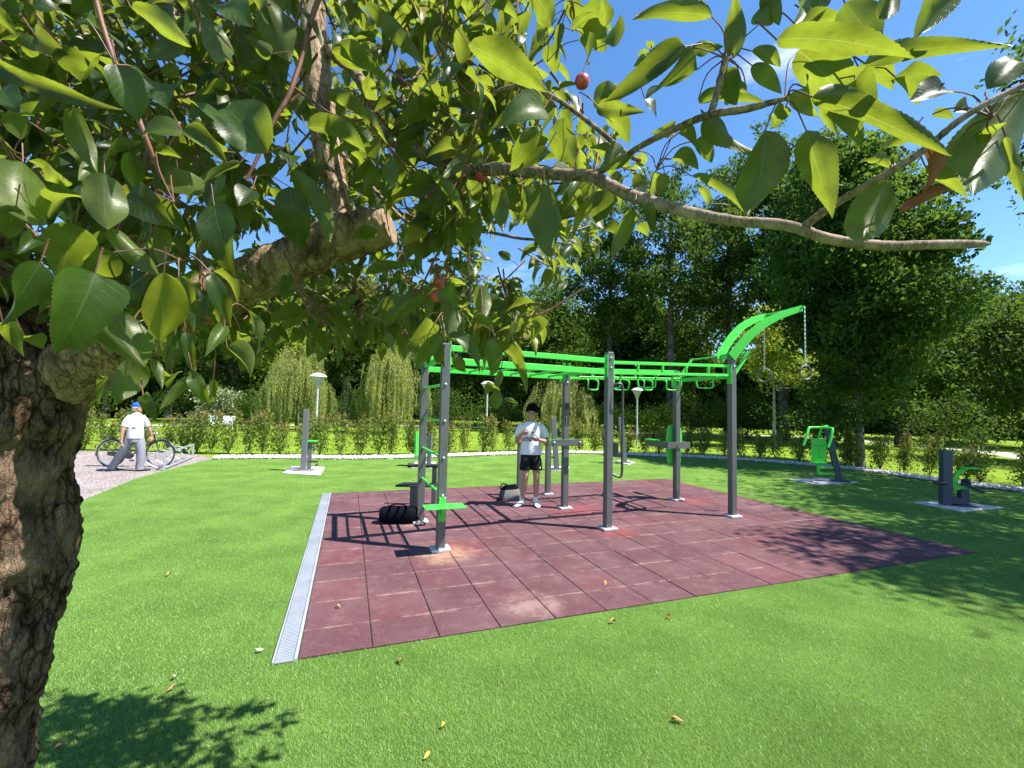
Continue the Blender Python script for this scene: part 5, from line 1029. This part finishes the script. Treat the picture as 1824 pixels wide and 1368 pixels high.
K6 = """395 190 635 372 84 g .72|370 350 598 532 78 g .7|305 470 535 592 62 g .68|245 628 388 895 72 g .72|240 690 292 938 118 d .74|140 -20 235 220 100 u .7|520 5 742 240 58 u .7|900 165 1182 335 115 g .6|1180 400 978 480 92 t .6|1152 470 1052 635 84 d .62|1192 545 1085 626 46 d .62|655 450 812 362 78 g .8|520 1012 722 988 52 g .85|640 1165 762 1092 62 g .8|585 1185 705 1092 88 t .8|822 1055 862 1165 74 d .82|800 1125 832 1250 90 u .82|945 1050 952 1185 82 u .8|1165 690 1195 950 100 u .66|1020 690 1030 860 80 u .72|985 680 990 800 60 g .74|760 640 885 800 56 g .78|920 560 800 660 50 g .8|470 690 560 760 80 g .95|560 620 460 680 60 g .95|690 630 730 720 62 u .9|890 560 960 590 40 d .8|700 560 610 600 60 d .9|1100 690 1150 780 60 u .7|910 80 1000 115 60 g .9|730 120 680 175 66 u .9|755 90 805 160 60 d .95|980 20 1090 80 90 g .7|1140 -20 1205 100 60 g .7|480 880 560 850 40 g 1.0|1200 480 1290 590 66 g .66"""
K5 = """485 30 698 168 46 g .5|-40 235 440 400 84 d .48|430 238 510 442 135 t .5|270 395 362 642 92 u .5|672 480 832 600 120 t .52|985 565 830 395 175 d .5|352 1008 205 1300 255 d .42|150 968 5 1195 150 d .44|605 1005 590 1250 190 t .46|345 1170 532 1352 112 u .48|278 828 215 1032 130 g .52|385 638 395 845 112 u .5|470 720 640 830 120 d .55|790 758 872 1032 128 d .52|398 838 590 1018 90 u .5|332 738 178 812 84 t .54|600 840 590 975 80 g .6|672 490 518 512 78 t .56|575 560 672 585 58 g .56|888 600 748 682 50 g .58|708 380 822 470 50 t .6|85 598 125 830 140 u .52|168 665 240 662 74 g .58|72 422 132 428 60 g .58|168 490 240 492 78 g .6|780 1010 852 1212 72 d .55|815 20 932 100 100 t .6|745 60 832 220 70 u .6|120 20 275 75 70 t .5|320 70 388 140 100 t .54|20 30 85 10 60 t .5|10 1190 90 1320 50 g .46|130 130 250 200 100 d .55|200 210 330 230 110 u .56|640 620 740 720 80 u .6|660 660 690 760 60 g .62|545 500 590 420 60 u .58|480 560 500 700 90 d .6|560 720 690 860 100 d .58|820 560 760 490 60 d .6|930 700 880 760 50 t .62|1000 200 900 130 60 u .66|960 40 900 -40 80 u .66|420 930 330 1010 110 d .5|480 1060 420 1150 110 d .52|660 1020 720 1160 90 d .54|60 760 30 880 80 d .5|130 870 60 940 60 d .5|300 300 370 200 70 u .6|560 300 620 400 80 t .6|0 330 70 420 50 d .55|250 560 300 480 60 u .6|90 1240 160 1290 50 g .5|-30 40 60 130 70 u .5"""
K4 = """310 -20 478 278 150 u .52|440 245 322 482 165 u .55|258 335 230 492 50 g .56|472 440 540 580 60 d .55|720 345 562 515 84 u .6|738 308 832 495 82 d .6|925 178 1048 345 118 g .62|912 55 808 228 82 d .62|700 95 760 335 72 d .64|520 240 570 400 82 u .6|620 330 600 400 60 g .62|850 350 830 480 44 t .62|1000 100 960 260 60 g .66|480 230 430 160 60 u .6|1040 -20 1085 215 40 g .66|650 -30 740 100 70 g .66|600 60 560 140 90 u .6|1180 60 1240 160 70 d .9|1150 130 1180 200 80 d .95|840 290 870 240 60 g .7|560 -40 640 110 90 u .6"""
K1 = """280 48 112 218 88 g .7|322 112 185 298 105 d .68|340 118 522 318 115 t .7|500 90 480 200 60 g .75|572 128 582 332 72 g .7|604 140 772 432 78 g .66|605 382 545 425 56 g .72|630 300 592 412 46 u .74|645 452 722 472 30 g .76|360 -30 350 125 130 g .74|600 400 605 500 50 u .76|20 90 70 210 60 u .8|200 60 175 290 40 u .74|250 190 330 280 70 g .72|270 210 330 180 60 u .72|90 50 60 140 60 d .85|700 150 760 230 50 d .9|780 60 800 130 50 g .95|700 40 660 130 60 d .9|840 60 850 160 40 g 1.0|480 30 600 130 50 g .74|380 210 450 310 60 u .74"""
lb, la, ln_, ll, lw = [], [], [], [], []; kinds = []
for fr, K, sc in ((z7, K7, .47368), (z6, K6, .48232), (z5, K5, .48263), (z4, K4, .32895), (z1, K1, .33625)):
    for row in K.split('|'):
        q = row.split(); bx, by, tx, ty, w = map(float, q[:5]); kd = q[5]; d = float(q[6])
        p0 = rp3(*fr(bx, by), d*(1+g.uniform(-.01, .01))); p1 = rp3(*fr(tx, ty), d*(1+g.uniform(-.06, .06)))
        tow = nrm(np.array([0, 0, CAMH])-(p0+p1)/2); A = nrm(p1-p0)
        N_ = {'g': -tow*.9+sun_v*.75, 'u': -tow*.9+sun_v*.05, 'd': tow*.9-sun_v*.1, 't': tow*.8+sun_v*.7}[kd]+g.normal(size=3)*.16
        N_ = nrm(N_-A*(N_@A)); vis_ = max(.45, abs(N_@tow))
        lb.append(p0); la.append(A); ln_.append(N_); ll.append(np.linalg.norm(p1-p0)*1.04); lw.append(w*sc/FOC*d/vis_*1.02); kinds.append(kd)
lb, la, ln_, ll, lw = map(np.array, (lb, la, ln_, ll, lw)); n = len(lb)
lw = np.minimum(lw, ll*.8)
Vt, Ft, Ut = leaf_arrays(lb, la, ln_, ll, lw, 44, 3, g.uniform(.2, 1.4, n), g.uniform(.2, .95, n), g.uniform(.015, .06, n), g.normal(size=n)*.5, True)
# twigs with leaf whorls filling the crown
RAY = np.array([0, 0, CAMH])
def pix(p):
    v = p-RAY; f = v@cF; return 912+FOC*(v@cX)/f, 684-FOC*(v@cU)/f
def ymax(x): return np.interp(x, [-200, 0, 60, 130, 200, 300, 400, 470, 560, 640, 720, 800, 900, 960, 1010, 1060, 1110, 1160], [560, 560, 560, 600, 640, 645, 665, 655, 640, 635, 640, 640, 655, 600, 520, 470, 430, 330])
nodes = []; tries = 0
def want(px, py, d):
    if py > ymax(px)-45*(1.1/d): return False
    if 850 < px < 965 and 405 < py < 500: return False
    if px > 700 and py < 120 and g.random() < .4: return False
    if px > 960 and py < 300 and g.random() < .86: return False
    if px > 640 and py < 330 and g.random() < .1: return False
    if px > 1060 and g.random() < .5: return False
    if 370 < px < 740 and 310 < py < 590 and d < 1.28 and abs(py-(530-(px-370)*.42)) < 120 and g.random() < .96: return False
    if 515 < px < 660 and py < 400 and d < 1.3 and g.random() < .88: return False
    return True
while len(nodes) < 600:
    px = g.uniform(-160, 640); d = g.uniform(.72, 1.75); py = g.uniform(-140, 660)
    if want(px, py, d): nodes.append((px, py, d))
while len(nodes) < 880:
    px = g.uniform(540, 1150); d = g.uniform(1.15, 2.35); py = g.uniform(-120, 650)
    if want(px, py, d): nodes.append((px, py, d))
while len(nodes) < 1060:
    px = g.uniform(600, 930); d = g.uniform(1.9, 2.45); py = g.uniform(150, 600)
    if want(px, py, d): nodes.append((px, py, d))
while len(nodes) < 1105:
    px = g.uniform(400, 960); d = g.uniform(.95, 1.6); py = g.uniform(540, 660)
    if want(px, py, d): nodes.append((px, py, d))
while len(nodes) < 1180:
    px = g.uniform(590, 1060); d = g.uniform(.82, 1.2); py = g.uniform(-20, 440)
    if want(px, py, d) and not (px > 850 and py > 380): nodes.append((px, py, d))
NP = [rp3(*q) for q in nodes]
# canopy above the frame, which shades the inner crown
for k in range(150):
    p = np.array([g.uniform(-2.1, .5), g.uniform(.25, 1.6), g.uniform(2.3, 3.3)])
    if p[1] > .2:
        px, py = pix(p)
        if py < -60: NP.append(p)
LT = np.array([rp3(*q) for q in ((400, 500, 1.17), (470, 470, 1.16), (540, 430, 1.15), (610, 400, 1.14), (680, 390, 1.13), (330, 530, 1.19), (60, 1150, 1.12), (90, 720, 1.12), (600, 330, 1.14))])
def shades(p):
    t_ = (p-LT)@sun_v; return ((t_ > .08) & (np.linalg.norm(p-LT-t_[:, None]*sun_v, axis=1) < .12)).any()
NP = [p for p in NP if not shades(p) or g.random() < .22]
B, A, N_, L_, W_ = [], [], [], [], []; tw = MB()
for p in NP:
    dr = nrm(np.array([g.normal()*.8, g.normal()*.6, g.uniform(-.9, .25)])); l0 = g.uniform(.05, .13); q0 = p-dr*l0*1.2+np.array([0, 0, .03])
    c_ = bez([q0, p-dr*l0*.5+g.normal(size=3)*.008, p], 6); tw.tube(c_-OB, np.linspace(.0026, .0018, 6), 5, caps=False)
    for k in range(g.integers(5, 9)):
        f = g.uniform(.2, 1); b0 = c_[0]*(1-f)+c_[-1]*f; rd = nrm(dr*.6+nrm(g.normal(size=3))*1.0+np.array([0, 0, -.25])); pl_ = g.uniform(.018, .035)
        b1 = b0+rd*pl_; ax = nrm(rd+np.array([0, 0, -.55])+g.normal(size=3)*.25)
        tw.tube([b0-OB, (b0+b1)/2-OB+np.array([0, 0, .003]), b1-OB], .0009, 4, caps=False)
        up = nrm(np.array([g.normal()*.45+.25, g.normal()*.45, 1.0]))
        B.append(b1); A.append(ax); N_.append(up+dr*.2); l = g.uniform(.05, .082); L_.append(l); W_.append(l*g.uniform(.48, .66))
B, A, N_, L_, W_ = map(np.array, (B, A, N_, L_, W_)); n2 = len(B)
Vr, Fr, Ur = leaf_arrays(B, A, N_, L_, W_, 9, 2, g.uniform(.2, 1.5, n2), g.uniform(.1, .9, n2), g.uniform(0, .05, n2), g.normal(size=n2)*.4)
V = np.concatenate([Vt, Vr])-OB; F = np.concatenate([Ft, Fr+len(Vt)]); U = np.concatenate([Ut, Ur])
link('crown', npmesh('crown', V, F, uv=U, smooth=True), M_leaf, apple)
# petioles of the big leaves run to the leaf clusters of their branch
CL = [(1292, 104, .5), (1398, 178, .45), (1590, 303, .45), (1170, 303, .6), (1005, 237, .7), (1768, 208, .41), (975, 110, .78), (437, 318, .72), (310, 360, .57), (325, 465, .55), (205, 115, .55), (700, 315, .9), (800, 240, .87), (940, 160, .8), (790, 560, .75), (860, 560, .78), (230, 580, .56), (400, 555, .62), (960, 310, .76), (1060, 320, .7), (1130, 350, .66), (1260, 210, .5), (1436, 300, .5), (835, 470, .9), (1640, 270, .43), (580, 100, .75), (530, 140, .74)]
CP = np.array([rp3(*c) for c in CL])
for b_, a_ in zip(lb, la):
    dd = np.linalg.norm(CP-b_, axis=1); k = int(dd.argmin())
    tgt = CP[k] if dd[k] < .065 else b_-nrm(a_+np.array([0, 0, -.8]))*.024
    mid = (b_+tgt)/2+np.array([0, 0, .006])-a_*.006; tw.tube(bez([tgt, mid, b_], 7)-OB, np.linspace(.0009, .0007, 7), 5, caps=False)
tw.build('twigs', M_twig, apple, smooth=True)
# fruit
M_apple = simple('small_red_apple', (.42, .06, .05), .4, var=.45, scale=60)
for (px, py, d, r) in ((782, 503, .9, .0125), (777, 527, .89, .0125), (1037, 145, .72, .012), (857, 313, .84, .012), (1590, 300, .7, .001)):
    if r < .005: continue
    c_ = rp3(px, py, d)-OB; rr = r
    a = MB().lathe([(.1*rr, -.82*rr), (.35*rr, -.95*rr), (.75*rr, -.7*rr), (rr, 0), (.85*rr, .6*rr), (.4*rr, .88*rr), (.08*rr, .72*rr)], c_, 18).build('apple', M_apple, apple, smooth=True)
    MB().tube(bez([c_+np.array([0, 0, .7*rr]), c_+np.array([.004, 0, 2*rr]), c_+np.array([.012, .004, 3.4*rr])], 6), .0009, 5).build('stalk', M_twig, a)
# the dry curled leaf on the right twig
M_dry = leafmat('dry_leaf', (.26, .1, .04), (.34, .14, .06), (.3, .12, .04), tr=.25, gloss=.7, spec=.1)
q0, q1, q2, q3 = rp3(1640, 268, .44), rp3(1640, 350, .43), rp3(1688, 335, .43), rp3(1598, 380, .43)
Bd = np.array([q0, q2]); Ad = np.array([q1-q0, q3-q2]); Nd = np.array([(.6, -.7, .3), (.1, -.8, .6)]); Ld = np.linalg.norm(Ad, axis=1)
Vd, Fd, Ud = leaf_arrays(Bd, Ad, Nd, Ld, np.array([.035, .03]), 20, 3, np.array([.9, -.7]), np.array([1.15, 1.1]), np.array([.05, .05]), np.array([1.2, -.8]))
link('dry_leaf', npmesh('dry_leaf', Vd-OB, Fd, smooth=True), M_dry, apple)
